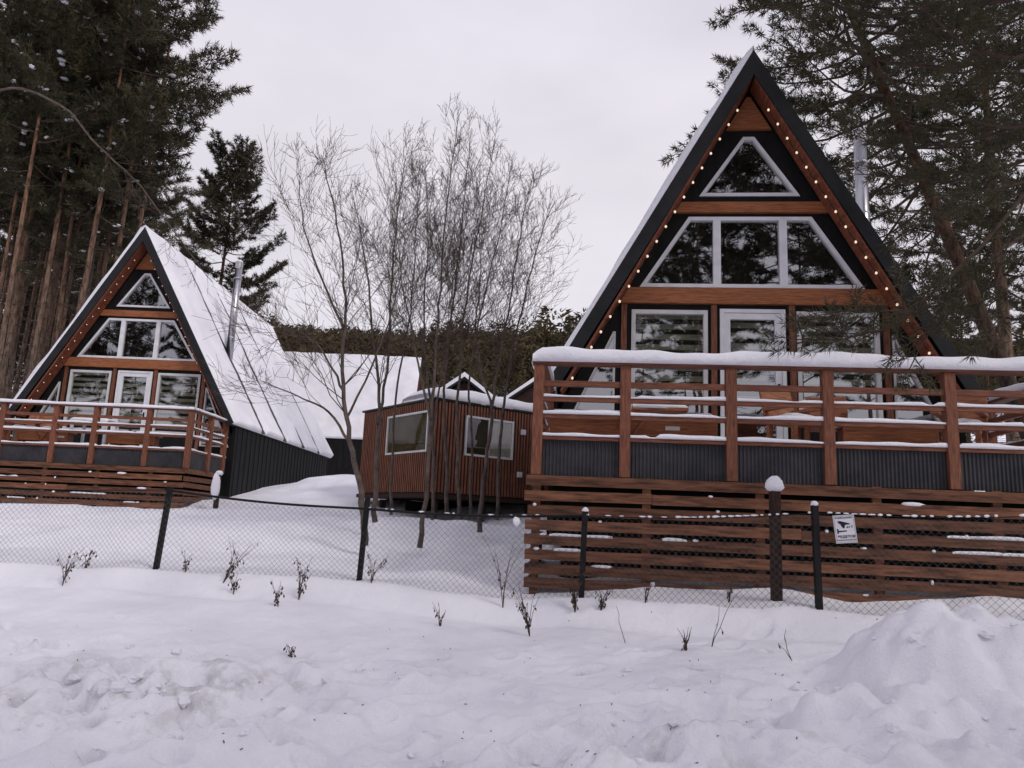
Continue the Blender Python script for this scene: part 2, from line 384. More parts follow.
gx = dens(-6.0, 5.4, .027, -700, 700); gy = dens(3.6, 10.6, .027, -400, 900)
X, Y = np.meshgrid(gx, gy); Z = ground_h(X, Y)
for p, sx_, sy_, ro, am in PW:
    if p.y < 9:
        d = G4(X, Y, p.x, p.y, sx_, sy_, ro); rim = G(X, Y, p.x, p.y, sx_ * 1.6, sy_ * 1.6, ro) - d
        Z = Z + am * (d - .6 * rim)
# ploughed ridge in the foreground centre
pa, pb = pt_ground(455, 742), pt_ground(600, 722)
an = math.atan2(pb.y - pa.y, pb.x - pa.x); cx, cy = (pa.x + pb.x) / 2, (pa.y + pb.y) / 2
Z = Z + .10 * G(X, Y, cx, cy, .55, .07, an) * (1 + 1.2 * noise2(X, Y, .1, 12)) - .09 * G(X, Y, cx, cy - .13, .55, .08, an)
ny, nx = X.shape
V = np.stack([X.ravel(), Y.ravel(), Z.ravel()], 1)
ii, jj = np.meshgrid(np.arange(ny - 1), np.arange(nx - 1), indexing='ij'); q = (ii * nx + jj).ravel()
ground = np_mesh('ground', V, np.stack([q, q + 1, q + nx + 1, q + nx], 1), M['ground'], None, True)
tag(ground, kind='structure')
def gz(x, y): return float(ground_h(np.array([float(x)]), np.array([float(y)]))[0])

# ploughed heap, right foreground
hx = np.arange(1.5, 6.6, .035); hy = np.arange(4.2, 8.1, .035); HX, HY = np.meshgrid(hx, hy)
HB = ground_h(HX, HY)
bump = .47 * G4(HX, HY, 3.68, 6.42, .92, .6, -.2) + .16 * G(HX, HY, 3.3, 6.75, .3, .26) + .30 * G(HX, HY, 3.15, 5.95, .9, .5, .4) + .05 * G(HX, HY, 4.7, 6.0, .7, .6) - .12 * G(HX, HY, 3.75, 6.0, .25, .2)
bump = bump * (1.1 + .25 * noise2(HX, HY, .5, 21)) + np.clip(bump * 5, 0, 1) * (.17 * noise2(HX, HY, .3, 22) + .12 * noise2(HX, HY, .14, 23) + .045 * noise2(HX, HY, .07, 24))
HZ = HB + bump - .05
ny, nx = HX.shape; ii, jj = np.meshgrid(np.arange(ny - 1), np.arange(nx - 1), indexing='ij'); q = (ii * nx + jj).ravel()
hp = np_mesh('snow_heap', np.stack([HX.ravel(), HY.ravel(), HZ.ravel()], 1), np.stack([q, q + 1, q + nx + 1, q + nx], 1), M['snow'], None, True)
def clods(n, pick, zf, parent=None):
    rc = random.Random(n); m = MB()
    for k in range(n):
        x, y = pick(rc); q = rc.choice((.012, .016, .022, .03, .045)) * rc.uniform(.7, 1.3)
        m.blob((x, y, zf(x, y) + q * .25), (q * rc.uniform(.8, 1.5), q * rc.uniform(.8, 1.4), q * rc.uniform(.6, .9)), k, 6, 4, 0, .3)
    o = m.build('snow_clods', M['snow'], parent, False); o['kind'] = 'stuff'; return o
def heap_z(x, y):
    i = int(round((y - hy[0]) / .035)); j = int(round((x - hx[0]) / .035)); return float(HZ[min(max(i, 0), len(hy) - 1), min(max(j, 0), len(hx) - 1)])
clods(45, lambda q: (q.gauss(3.6, .75), q.gauss(6.0, .45)), lambda x, y: max(heap_z(x, y), gz(x, y)), hp)
def track(q):
    p = pt_ground(q.gauss(125, 85), q.gauss(690, 32)) if q.random() < .6 else pt_ground(q.uniform(380, 1000), q.uniform(665, 766)); return p.x, p.y
tag(clods(110, track, gz), 'small snow clods kicked up over the trodden foreground snow', 'snow clods', None, 'stuff')
tag(hp, 'lumpy heap of ploughed snow in front of the slatted skirting', 'snow heap')

# ------------------------------------------------------------------ A-frame house
APEX, SLOPE, EAVE = 6.54, 1.76, .9
IN = APEX - .385
HWX = (APEX - EAVE) / SLOPE
def rin(z): return (IN - z) / SLOPE
HL = 10.7
def house(loc, rz, label, flue, seed):
    h = empty('a_frame_house', loc, rz, label, 'house')
    SW = 3.02
    # ---- front wall, in bands round the openings
    wl = MB()
    def band(z0, z1, ops):
        e0 = min(SW, rin(z0)); e1 = min(SW, rin(z1))
        xs0 = [-e0] + [v for o in ops for v in o[:2]] + [e0]; xs1 = [-e1] + [v for o in ops for v in (o[2:] if len(o) == 4 else o)] + [e1]
        for i in range(0, len(xs0), 2):
            wl.prism([(xs0[i], z0), (xs0[i + 1], z0), (xs1[i + 1], z1), (xs1[i], z1)], 0, .16)
    tri = lambda z: 2.95 - (z - .25) * (2.95 - 2.16) / (1.95 - .25)
    DR = (-.48, .53); WL = (-1.87, -.67); WR = (.70, 1.94)
    band(-1.3, 0, []); band(0, .25, [DR])
    band(.25, .56, [(-tri(.25), -2.12, -tri(.56), -2.12), DR, (2.12, tri(.25), 2.12, tri(.56))])
    band(.56, 1.95, [(-tri(.56), -2.12, -2.16, -2.12), WL, DR, WR, (2.12, tri(.56), 2.12, 2.16)])
    band(1.95, 2.32, [WL, DR, WR]); band(2.32, 2.35, [DR]); band(2.35, 2.70, [])
    band(2.70, 3.90, [(-1.75, 1.75, -.97, .97)]); band(3.90, 4.26, []); band(4.26, 5.3, [(-.80, .80, -.09, .09)]); band(5.3, 6.08, [])
    wl.build('wall', M['black'], h); wl = MB()
    wl.box(-SW, SW, HL - .16, HL, -1.3, EAVE); wl.prism([(-SW + .3, EAVE), (SW - .3, EAVE), (.01, IN - .3), (-.01, IN - .3)], HL - .17, HL - .01)
    wl.build('rear_wall', M['black'], h)
    for s in (-1, 1):
        sd_ = MB()
        sd_.box(min(s * SW, s * (SW + .1)), max(s * SW, s * (SW + .1)), -.02, HL, -1.4, EAVE + .12)
        for k in range(28):
            yy = .15 + k * .39; sd_.box(min(s * (SW + .1), s * (SW + .115)), max(s * (SW + .1), s * (SW + .115)), yy, yy + .03, -1.4, EAVE + .05)
        sd_.build('side_wall', M['black'], h)
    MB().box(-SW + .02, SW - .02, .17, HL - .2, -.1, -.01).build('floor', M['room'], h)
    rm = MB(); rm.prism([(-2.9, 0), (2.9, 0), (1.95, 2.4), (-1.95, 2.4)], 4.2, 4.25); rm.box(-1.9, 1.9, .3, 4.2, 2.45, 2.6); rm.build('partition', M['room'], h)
    # ---- roof
    for s in (-1, 1):
        rf = MB()
        p = [(0, APEX), (s * HWX, EAVE), (s * (HWX - .13), EAVE - .06), (0, IN)]
        if s > 0: p = p[::-1]
        rf.prism(p, -.5, HL + .3)
        r = rf.build('roof', M['roof'], h)
        # fascia on the front edge, proud of the roof
        fb = MB(); p = [(0, APEX + .02), (s * (HWX + .02), EAVE), (s * (HWX - .15), EAVE - .08), (0, IN - .03)]
        fb.prism(p if s < 0 else p[::-1], -.535, -.503); fb.build('fascia', M['roof'], r)
        # soffit lining under the overhang
        sf = MB(); a = .03; p = [(s * .02, IN - .012), (s * (rin(EAVE) - .02), EAVE - .012), (s * (rin(EAVE) - .05), EAVE - .04), (s * .02, IN - .07)]
        sf.prism(p if s < 0 else p[::-1], -.495, -.09); sf.build('soffit', M['soffit'], r)
        # snow on this slope, thin over the seams
        nu, nv = 230, 120; us = np.linspace(-.52, HL + .32, nu); vs = np.linspace(0, 1, nv); U, Vv = np.meshgrid(us, vs)
        ln = math.hypot(HWX, APEX - EAVE); nxn, nzn = SLOPE / math.hypot(1, SLOPE), 1 / math.hypot(1, SLOPE)
        th = .10 + .05 * noise2(U, Vv * ln, 1.3, seed + 1) + .035 * noise2(U, Vv * ln, .5, seed + 2)
        for sy in (() if flue is None else (2.1, 4.35, 6.6, 8.9)):
            dd = np.abs(U - sy - .12 * noise2(U * 0, Vv * ln, .9, seed + int(sy * 7))); th = th - np.exp(-(dd / .26) ** 4) * (.16 + .11 * noise2(U, Vv * ln, .14, seed + 5) + .05 * noise2(U, Vv * ln, .7, seed + 6))
        if s > 0: th = th * np.clip((U + .47) / .4, 0, 1)
        th = np.clip(th, -.03, .3); th[-1] = np.minimum(th[-1], .02); th[0] += .03
        PX = s * (Vv * HWX + th * nxn); PZ = APEX - Vv * (APEX - EAVE) + th * nzn
        if True: PX[0] = 0; PZ[0] = APEX + .09 + .05 * noise2(U[0], U[0] * 0, .7, seed)
        top = np.stack([PX, U, PZ], 2).reshape(-1, 3)
        bx = s * (Vv * HWX - .03); bz = APEX - Vv * (APEX - EAVE) - .03; bot = np.stack([bx, U, bz], 2).reshape(-1, 3)
        ii, jj = np.meshgrid(np.arange(nv - 1), np.arange(nu - 1), indexing='ij'); q = (ii * nu + jj).ravel()
        F1 = np.stack([q, q + 1, q + nu + 1, q + nu], 1); N = nu * nv
        fr = np.arange(nv - 1) * nu; F2 = np.stack([fr, fr + nu, fr + nu + N, fr + N], 1)
        e = np.arange(nu - 1) + (nv - 1) * nu; F3 = np.stack([e, e + 1, e + 1 + N, e + N], 1)
        np_mesh('snow_cover', np.vstack([top, bot]), np.vstack([F1, F2, F3]), M['snow'], r, True)
    # ---- beams and posts on the front
    for z0, z1 in ((2.42, 2.68), (3.96, 4.14)):
        MB().prism([(-rin(z0) + .02, z0), (rin(z0) - .02, z0), (rin(z1) - .02, z1), (-rin(z1) + .02, z1)], -.08, -.002).build('beam', M['beam'], h)
    MB().prism([(-.36, 5.42), (.36, 5.42), (.03, 6.0), (-.03, 6.0)], -.06, -.002).build('gable_board', M['beam'], h)
    for x in (-1.99, -.575, .63, 2.04): MB().box(x - .045, x + .045, -.05, -.002, 0, 2.415).build('post', M['wood_v'], h)
    # ---- windows
    def window(poly, wd, m, blind=False, mull=()):
        fr = MB().ring(poly, wd, -.035, .09)
        for x, z0, z1 in mull: fr.box(x - .06, x + .06, -.034, .089, z0, z1)
        f = fr.build('window', M[m], h)
        MB().prism(inset(poly, wd - .012), .02, .03).build('pane', M['glass'], f)
        if blind:
            xs = [p[0] for p in poly]; zt = max(p[1] for p in poly); b = MB()
            for k in range(9): b.box(min(xs) + .05, max(xs) - .05, .1, .104, zt - .12 - k * .17, zt - .03 - k * .17)
            b.build('blind', M['blind'], f)
    rect = lambda a, z0, z1: [(a[0], z0), (a[1], z0), (a[1], z1), (a[0], z1)]
    window(rect(WL, .56, 2.32), .065, 'cream', True); window(rect(WR, .56, 2.32), .065, 'cream', True)
    for s in (-1, 1):
        p = [(s * 2.12, .25), (s * 2.95, .25), (s * 2.16, 1.95), (s * 2.12, 1.95)]
        window(p if s > 0 else p[::-1], .035, 'cream')
    window([(-1.75, 2.70), (1.75, 2.70), (.97, 3.90), (-.97, 3.90)], .06, 'white', False, ((-.52, 2.76, 3.84), (.52, 2.76, 3.84)))
    window([(-.80, 4.26), (.80, 4.26), (.09, 5.3), (-.09, 5.3)], .055, 'white')
    dr = MB().ring(rect(DR, .0, 2.35), .06, -.03, .09)
    dr.ring(rect((DR[0] + .062, DR[1] - .062), .015, 2.285), .10, -.015, .07); d = dr.build('door', M['white'], h)
    MB().box(DR[0] + .15, DR[1] - .15, .02, .03, .1, 2.2).build('pane', M['glass'], d)
    b = MB()
    for k in range(8): b.box(DR[0] + .16, DR[1] - .16, .1, .104, 2.07 - k * .17, 2.16 - k * .17)
    b.build('blind', M['blind'], d)
    hd = MB().box(DR[1] - .135, DR[1] - .095, -.03, -.016, .95, 1.15).box(DR[1] - .22, DR[1] - .1, -.075, -.055, 1.06, 1.08).box(DR[1] - .12, DR[1] - .1, -.06, -.02, 1.06, 1.08)
    hd.build('handle', M['iron'], d)
    # ---- flue
    if flue is None: return h
    fx, fy, zt = flue; zb = APEX - fx * SLOPE - .25
    fl = MB().tube([(fx, fy, zb), (fx, fy, zt)], .115, 14)
    for z in np.arange(zb + .8, zt, 1.0): fl.tube([(fx, fy, z), (fx, fy, z + .04)], .122, 14)
    f = fl.build('flue', M['steel'], h, True)
    MB().tube([(fx, fy, zt), (fx, fy, zt + .03), (fx, fy, zt + .06), (fx, fy, zt + .2), (fx, fy, zt + .22)], [.1, .1, .125, .125, .06], 14).build('cowl', M['steel'], f)
    MB().blob((fx, fy, zt + .23), (.13, .13, .09), 3, flat=.8).build('snow_cap', M['snow'], f, True)
    return h
TH = -math.atan(.11)
MAIN = (3.74, 11.8, 2.70); LEFT = (-10.95, 22.0, 3.08)
house(MAIN, TH, 'tall A-frame house with black roof and dark reflecting windows behind the large near deck', (2.45, 1.95, 6.2), 40)
house(LEFT, -.015, 'A-frame house with snow on its roof slope and tall pines behind it, beyond the fence', (1.78, 2.3, 6.3), 60)
house((-6.4, 48.4, 5.15), R_(90), 'far cabin whose long snowy roof slope faces us behind the brown batten cabin', None, 80)

def string_lights(loc, rz, label, br=.019):
    t = empty('string_lights', loc, rz, label, 'string lights')
    pts = []
    for s in (-1, 1):
        wr = MB(); prev = None; n = 19
        for k in range(n):
            z = 5.62 - k * (5.62 - 1.15) / (n - 1)
            p = Vector((s * (rin(z) - .06), -.40, z - .03)); pts.append(p)
            if prev is not None: wr.tube([prev, (prev + p) / 2 - Vector((0, 0, .03)), p], .005, 4)
            prev = p
        wr.build('cable', M['iron'], t)
    first = MB().blob((0, 0, 0), (br, br, br * 1.2), 0, 8, 6).build('bulb', M['bulb'], t, True)
    for i, p in enumerate(pts):
        o = first if i == 0 else first.copy()
        if i: col.objects.link(o)
        o.parent = t; o.location = p - Vector((0, 0, .02))
string_lights(MAIN, TH, 'string of warm bulbs lining the gable of the tall near house')
string_lights(LEFT, -.015, 'string of warm bulbs lining the gable of the house by the pine wood', .011)

# ------------------------------------------------------------------ decks
def corrugated(x0, x1, y, z0, z1, pitch=.046, dep=.018, axis='x'):
    n = int((x1 - x0) / pitch * 4); xs = np.linspace(x0, x1, n + 1); V = []
    for i, x in enumerate(xs):
        d = (0, 0, dep, dep)[i % 4] * .9
        for z in (z0, z1): V.append((x, y - d, z) if axis == 'x' else (y - d, x, z))
    V = np.array(V); i = np.arange(n) * 2
    return V, np.stack([i, i + 2, i + 3, i + 1], 1)
def deck(loc, rz, x0, x1, posts, label, seed, y0=-2.6, dz=0, zb=-1.9, ext=None, snowtop=.14, cov=1.0, zpan=-.08):
    d = empty('timber_deck', loc, rz, label, 'deck'); RT = .84 + dz; PB = -.55 + dz * .3
    fl = MB()
    y = y0 + .05
    while y < -.02: fl.box(x0 + .05, x1 - .05, y, min(y + .13, -.02), -.12, -.09); y += .14
    fl.build('deck_boards', M['wood_h'], d)
    sv = MB(); snow_bed = np.array([])
    nu, nv = 60, 24; U, Vv = np.meshgrid(np.linspace(x0 + .08, x1 - .08, nu), np.linspace(y0 + .1, -.12, nv))
    Zs = -.05 + .05 * noise2(U, Vv, .6, seed) + .04 * noise2(U, Vv, .25, seed + 1)
    ii, jj = np.meshgrid(np.arange(nv - 1), np.arange(nu - 1), indexing='ij'); q = (ii * nu + jj).ravel()
    np_mesh('snow_bed', np.stack([U.ravel(), Vv.ravel(), Zs.ravel()], 1), np.stack([q, q + 1, q + nu + 1, q + nu], 1), M['snow'], d, True)
    allp = [(p, y0, 0) for p in posts] + [(x0 + .0, y0 * .52, 1), (x0, -.3, 1), (x1, y0 * .52, 1), (x1, -.3, 1)]
    for p, yy, sd_ in allp: MB().box(p - .065, p + .065, yy - .065, yy + .065, PB, RT).build('post', M['wood_v'], d, bevel=.006)
    # side and front runs
    runs = [((x0, y0), (x1, y0))] + [((x0, y0 + .07), (x0, -.1)), ((x1, y0 + .07), (x1, -.1))]
    for r, (a, b) in enumerate(runs):
        ext_ = .09 if r == 0 else 0
        aa = (a[0] - ext_, a[1]); bb = (b[0] + ext_, b[1])
        o = MB().bar((*aa, RT + .022), (*bb, RT + .022), .17, .044).build('top_rail', M['wood_h'], d, bevel=.005)
        s = MB(); snow_strip(s, (*aa, RT + .04), (*bb, RT + .04), .23, snowtop * (1 if r == 0 else .8), seed + r, var=.23); s.build('snow_cap', M['snow'], o, True)
        off = Vector((0, -.075, 0)) if r == 0 else Vector((.075 if r == 1 else -.075, 0, 0))
        for k, z in enumerate((RT - .24, RT - .43, RT - .645, zpan)):
            A = Vector((*a, z)) + off * (.2); B = Vector((*b, z)) + off * (.2)
            o = MB().bar(A, B, .05, .075 if k < 3 else .06).build('rail', M['wood_h'], d, bevel=.004)
            if k > 0 or cov > 1:
                s = MB(); snow_strip(s, A + Vector((0, 0, .03)), B + Vector((0, 0, .03)), .075, (.025, .027, .034, .036)[k], seed + 3 * k + r, var=.7, gap=.75); s.build('snow_cap', M['snow'], o, True)
        # ribbed sheet under the rails
        if r == 0:
            V_, F_ = corrugated(x0 + .05, x1 - .05, y0 + .02, PB + .0, zpan - .03)
        else:
            V_, F_ = corrugated(y0 + .05, -.05, (x0 if r == 1 else x1), PB, zpan - .03, axis='y')
        np_mesh('ribbed_panel', V_, F_, M['panel'], d)
    # slatted skirting down to the snow
    E = ext or x1
    z = PB - .07; k = 0; rn = random.Random(seed)
    yf = y0 - .075
    while z > zb:
        e0 = x0 - .1 + rn.uniform(-.03, .03); e1 = E + rn.uniform(-.04, .04)
        ta, tb = rn.uniform(-.012, .012), rn.uniform(-.012, .012)
        cuts = [e0] + sorted(rn.uniform(e0 + 1, e1 - 1) for _ in range(1)) + [e1] if k % 2 else [e0, e1]
        for i in range(len(cuts) - 1):
            MB().bar((cuts[i], yf, z + ta), (cuts[i + 1] - .006, yf, z + tb), .03, .122).build('skirt_board', M['skirt'], d)
        for s, xx in ((-1, x0 - .05), (1, E + .0)):
            MB().bar((xx, yf + .03, z + ta), (xx, -.3, z + rn.uniform(-.02, .02)), .03, .122).build('skirt_board', M['skirt'], d)
        z -= .175; k += 1
    xx = x0 + .02
    while xx < E:
        MB().box(xx - .05, xx + .05, yf + .017, yf + .075, zb - .1, PB).build('skirt_post', M['skirt'], d); xx += 1.33
    # bits of snow caught on the boards
    s = MB()
    for k in range(int(26 * (E - x0) / 6)):
        zz = PB - .07 - .175 * rn.randrange(1, max(2, int((PB - zb) / .175))) + .055
        x = rn.uniform(x0, E); wd = rn.choice((.02, .025, .03, .04, .05, .14))
        s.blob((x, yf - .005, zz), (wd, .025, rn.uniform(.012, .03)), k, 7, 4)
    for k in range(int(9 * (E - x0) / 6)):
        zz = PB - .07 - .175 * rn.randrange(2, max(3, int((PB - zb) / .175))) + .05; x = rn.uniform(x0, E - .6); snow_strip(s, (x, yf, zz), (x + rn.uniform(.2, .9), yf, zz), .035, .022, k, var=.6)
    o = s.build('snow_bits', M['snow'], d, True); o['kind'] = 'stuff'
    MB().box(x0 + .3, E - .3, y0 + .9, y0 + .95, zb - .2, -.6).build('gap_shade_sheet', M['black'], d)  # black sheet put in as the darkness seen between the skirt boards
    return d
deck(MAIN, TH, -3.13, 3.33, (-3.13, -2.05, -.77, .37, 1.77, 3.33), 'large near deck with thick snow along its top rail and slatted skirting', 7, snowtop=.17, ext=6.5, zb=-2.35)
deck((LEFT[0], LEFT[1], LEFT[2]), -.015, -3.25, 2.93, (-3.25, -1.85, -.5, .52, 1.87, 2.93), 'smaller looking deck farther back, with snow dusted railing, before the house by the pine wood', 17, dz=.08, snowtop=.07, zb=-1.9)

# ------------------------------------------------------------------ deck furniture
def ML(loc, rz, x, y, z=0):
    c, s = math.cos(rz), math.sin(rz); return (loc[0] + x * c - y * s, loc[1] + x * s + y * c, loc[2] + z)
def chair(base, rz, label, group=None, snow=.09):
    t = empty('garden_chair', base, rz, label, 'chair', group)
    MB().box(-.27, .27, -.26, .26, .30, .35).build('seat', M['chair'], t, bevel=.006)
    MB().bar((0, .27, .33), (0, .40, .82), .54, .04, (0, 1, 0)).build('backrest', M['chair'], t, bevel=.006)
    for x in (-.24, .24):
        for y in (-.23, .23): MB().box(x - .03, x + .03, y - .03, y + .03, -.09, .30).build('leg', M['chair'], t)
        MB().box(x - .045, x + .045, -.26, .30, .50, .54).build('armrest', M['chair'], t)
    MB().blob((0, 0, .36), (.28, .26, snow), 4, 12, 6, .8).build('snow_cap', M['snow'], t, True)
    return t
def table(base, rz, label, wd=1.1, dp=.65, ht=.52, m='chair', snow=.1):
    t = empty('garden_table', base, rz, label, 'table')
    MB().box(-wd / 2, wd / 2, -dp / 2, dp / 2, ht - .045, ht).build('tabletop', M[m], t, bevel=.005)
    for x in (-1, 1):
        for y in (-1, 1):
            MB().box(x * (wd / 2 - .06) - .03, x * (wd / 2 - .06) + .03, y * (dp / 2 - .06) - .03, y * (dp / 2 - .06) + .03, -.09, ht - .045).build('leg', M[m], t)
    s = MB(); snow_strip(s, (-wd / 2 + .01, 0, ht - .003), (wd / 2 - .01, 0, ht - .003), dp * .96, snow, 3, var=.15); s.build('snow_cap', M['snow'], t, True)
    return t
def bench(base, rz, ln, label, brace=False, sn=.05):
    t = empty('timber_bench', base, rz, label, 'bench')
    MB().box(-ln / 2, ln / 2, -.02, .02, .06, .30).build('front_board', M['beam'], t)
    MB().box(-ln / 2, ln / 2, .025, .45, .29, .325).build('seat', M['beam'], t)
    for x in (-ln / 2 + .1, 0, ln / 2 - .1): MB().box(x - .05, x + .05, .05, .4, -.09, .285).build('leg', M['wood_v'], t)
    if brace:
        b = MB(); b.bar((.0, -.032, .05), (-.16, -.032, .28), .022, .07, (0, 1, 0)); b.bar((.0, -.032, .05), (.16, -.032, .28), .022, .07, (0, 1, 0)); b.build('brace', M['chair'], t)
        MB().box(.42, .6, -.028, -.021, .15, .20).build('tag', M['cream'], t)
    s = MB(); snow_strip(s, (-ln / 2, .2, .318), (ln / 2, .2, .318), .5, sn, 8, var=.6); s.build('snow_cap', M['snow'], t, True)
    return t
bench(ML(MAIN, TH, -1.95, -2.28, -.06), TH, 2.1, 'long orange bench with a V shaped brace behind the near railing', True, .07)
table(ML(MAIN, TH, -1.55, -1.45, -.03), TH, 'low table with a loaf of snow between the V braced bench and the left window', .75, .6, .5)
chair(ML(MAIN, TH, .25, -1.6), TH + .5, 'orange chair on the near deck just right of the white door')
bench(ML(MAIN, TH, 1.25, -2.1, -.06), TH, 1.1, 'short orange bench with snow behind the railing, right of the white door', False, .05)
chair(ML(MAIN, TH, 2.35, -1.55), TH - .6, 'orange chair with a snowy seat at the right end of the near deck')
chair(ML(MAIN, TH, .75, -1.2), TH - .3, 'orange chair with snow, close to the wall under the right window of the near deck')
table(ML(LEFT, -.015, .0, -1.7), 0, 'white table under snow in front of the farther house door', 1.0, .7, .62, 'white', .12)
chair(ML(LEFT, -.015, -1.1, -1.8), .9, 'orange chair to the left of the white table on the far deck')
chair(ML(LEFT, -.015, -1.75, -2.0), -.4, 'orange chair at the frame edge on the far deck, two along from the white table')
bench(ML(LEFT, -.015, -1.0, -2.3, -.02), 0, 1.3, 'orange bench with snow behind the far deck railing, left of the white table', True, .1)
bench(ML(LEFT, -.015, 1.3, -2.3, -.02), 0, 1.2, 'orange bench with snow behind the far deck railing, right of the white table', False, .05)

# ------------------------------------------------------------------ batten cabin on stilts
SC = Vector((-1.84, 18.5, 2.17)); SA = math.atan2(1.85, 2.45)
sn_ = empty('batten_cabin', SC, SA, 'brown cabin clad in narrow upright battens, raised on stilts behind the bare trees', 'cabin')
SLX, SLY, SH = 5.2, 3.75, 2.26   # local x along the right-hand face, y along the left-hand face (depth)
back = MB(); back.box(.0, SLX, .0, SLY, 0, SH); back.build('wall', M['saunaback'], sn_)
bt = MB(); WX = (.9, 2.4); WY = (.22, 2.3)
x = .0
def inwin(v, wnd): return wnd[0] - .05 < v < wnd[1] + .02
while x < SLX:
    if inwin(x, WX): bt.box(x, x + .05, -.035, -.002, .03, .99); bt.box(x, x + .05, -.035, -.002, 1.96, SH - .02)
    else: bt.box(x, x + .05, -.035, -.002, .03, SH - .02)
    x += .095
y = 0.05
while y < SLY:
    if inwin(y, WY): bt.box(-.035, -.002, y, y + .042, .03, 1.0); bt.box(-.035, -.002, y, y + .042, 2.02, SH - .02)
    else: bt.box(-.035, -.002, y, y + .042, .03, SH - .02)
    y += .095
bt.build('cladding', M['sauna'], sn_)
MB().box(-.06, SLX + .06, -.06, SLY + .06, SH, SH + .05).build('roof', M['roof'], sn_)
s = MB(); snow_strip(s, (.0, .85, SH + .045), (SLX + .05, .85, SH + .045), 1.75, .36, 5, step=.12, var=.12); snow_strip(s, (.5, 2.3, SH + .045), (SLX, 2.3, SH + .045), 1.5, .32, 9, step=.12, var=.15)
s.build('snow_cover', M['snow'], sn_, True)
MB().box(-.05, SLX + .05, -.05, SLY + .05, -.1, -.004).build('floor_frame', M['oldpost'], sn_)
gl2 = glass_mat('cabin_glass', .16, .85)
f = MB().ring([(WX[0], .98), (WX[1], .98), (WX[1], 1.98), (WX[0], 1.98)], .05, -.05, .0); f.box(WX[0] + .70, WX[0] + .74, -.049, -.001, 1.03, 1.93)
f = f.build('window', M['cream'], sn_); MB().box(WX[0] + .04, WX[1] - .04, -.02, -.012, 1.02, 1.94).build('pane', gl2, f)
f = MB(); z0, z1 = 1.0, 2.02
for a, b, c, d_ in ((WY[0], WY[1], z0, z0 + .05), (WY[0], WY[1], z1 - .05, z1), (WY[0], WY[0] + .05, z0 + .051, z1 - .051), (WY[1] - .05, WY[1], z0 + .051, z1 - .051)): f.box(-.05, 0, a, b, c, d_)
f = f.build('window', M['cream'], sn_)
for a, b, nm, c1, c2 in ((WX[0] + .05, WX[0] + .70, 'olive', (.06, .045, .022), (.10, .075, .035)), (WX[0] + .74, WX[1] - .05, 'pale', (.5, .48, .44), (.72, .70, .66))):
    MB().box(a, b, -.009, -.004, 1.03, 1.93).build('curtain_and_reflection', mat(nm + '_pane_tone', c1, c2, 4, .9), f)  # pale half paints in the sky mirrored in the glass
olive = glass_mat('curtained_glass', -.03, .9); MB().box(-.02, -.012, WY[0] + .04, WY[1] - .04, z0 + .04, z1 - .04).build('pane', olive, f)
MB().box(-.009, -.004, WY[0] + .04, WY[1] - .04, z0 + .04, z1 - .04).build('curtain_and_reflection', mat('olive_curtain', (.045, .034, .014), (.085, .065, .028), 3, .9), f)
for x, z in ((2.62, 1.66), (2.55, .55)): MB().box(x, x + .15, -.10, -.036, z, z + .14).build('wall_lamp', M['cream'], sn_, bevel=.01)
for x in (.3, 1.7, 3.2, 4.9):
    for y in (.25, 2.9):
        MB().box(x - .06, x + .06, y - .06, y + .06, -1.3, -.145).build('stilt', M['oldpost'], sn_)
MB().box(.5, SLX - .2, 2.0, 2.04, -1.2, -.15).build('void_shade_sheet', M['black'], sn_)  # black sheet standing in for the dark void under the floor

# far snowy gables behind the cabin
def shed(x, y, zr, half, rise, ln, rz, label):
    t = empty('garden_shed', (x, y, zr - rise - 2.2), rz, label, 'shed')
    zb = 2.2
    MB().box(-half + .25, half - .25, .2, ln, -2.5, zb + .1).prism([(-half + .25, zb + .1), (half - .25, zb + .1), (0, zb + rise - .2)], .21, ln - .01).build('wall', M['saunaback'], t)
    for s in (-1, 1):
        p = [(0, zb + rise), (s * half, zb), (s * half, zb - .1), (0, zb + rise - .12)]
        r = MB().prism(p if s < 0 else p[::-1], -.1, ln + .2).build('roof', M['roof'], t)
        p = [(0, zb + rise + .22), (s * (half + .02), zb + .16), (s * (half + .02), zb + .003), (0, zb + rise + .003)]
        MB().prism(p if s < 0 else p[::-1], -.14, ln + .24).build('snow_cover', M['snow'], r)
shed(-2.27, 36, 8.3, 2.2, 1.6, 4, 0, 'small gabled shed with snow edges, its tip showing above the brown batten cabin')
shed(2.25, 36, 9.1, 2.6, 1.9, 5, 0, 'gabled shed with a snowy edge between the batten cabin and the near deck post')

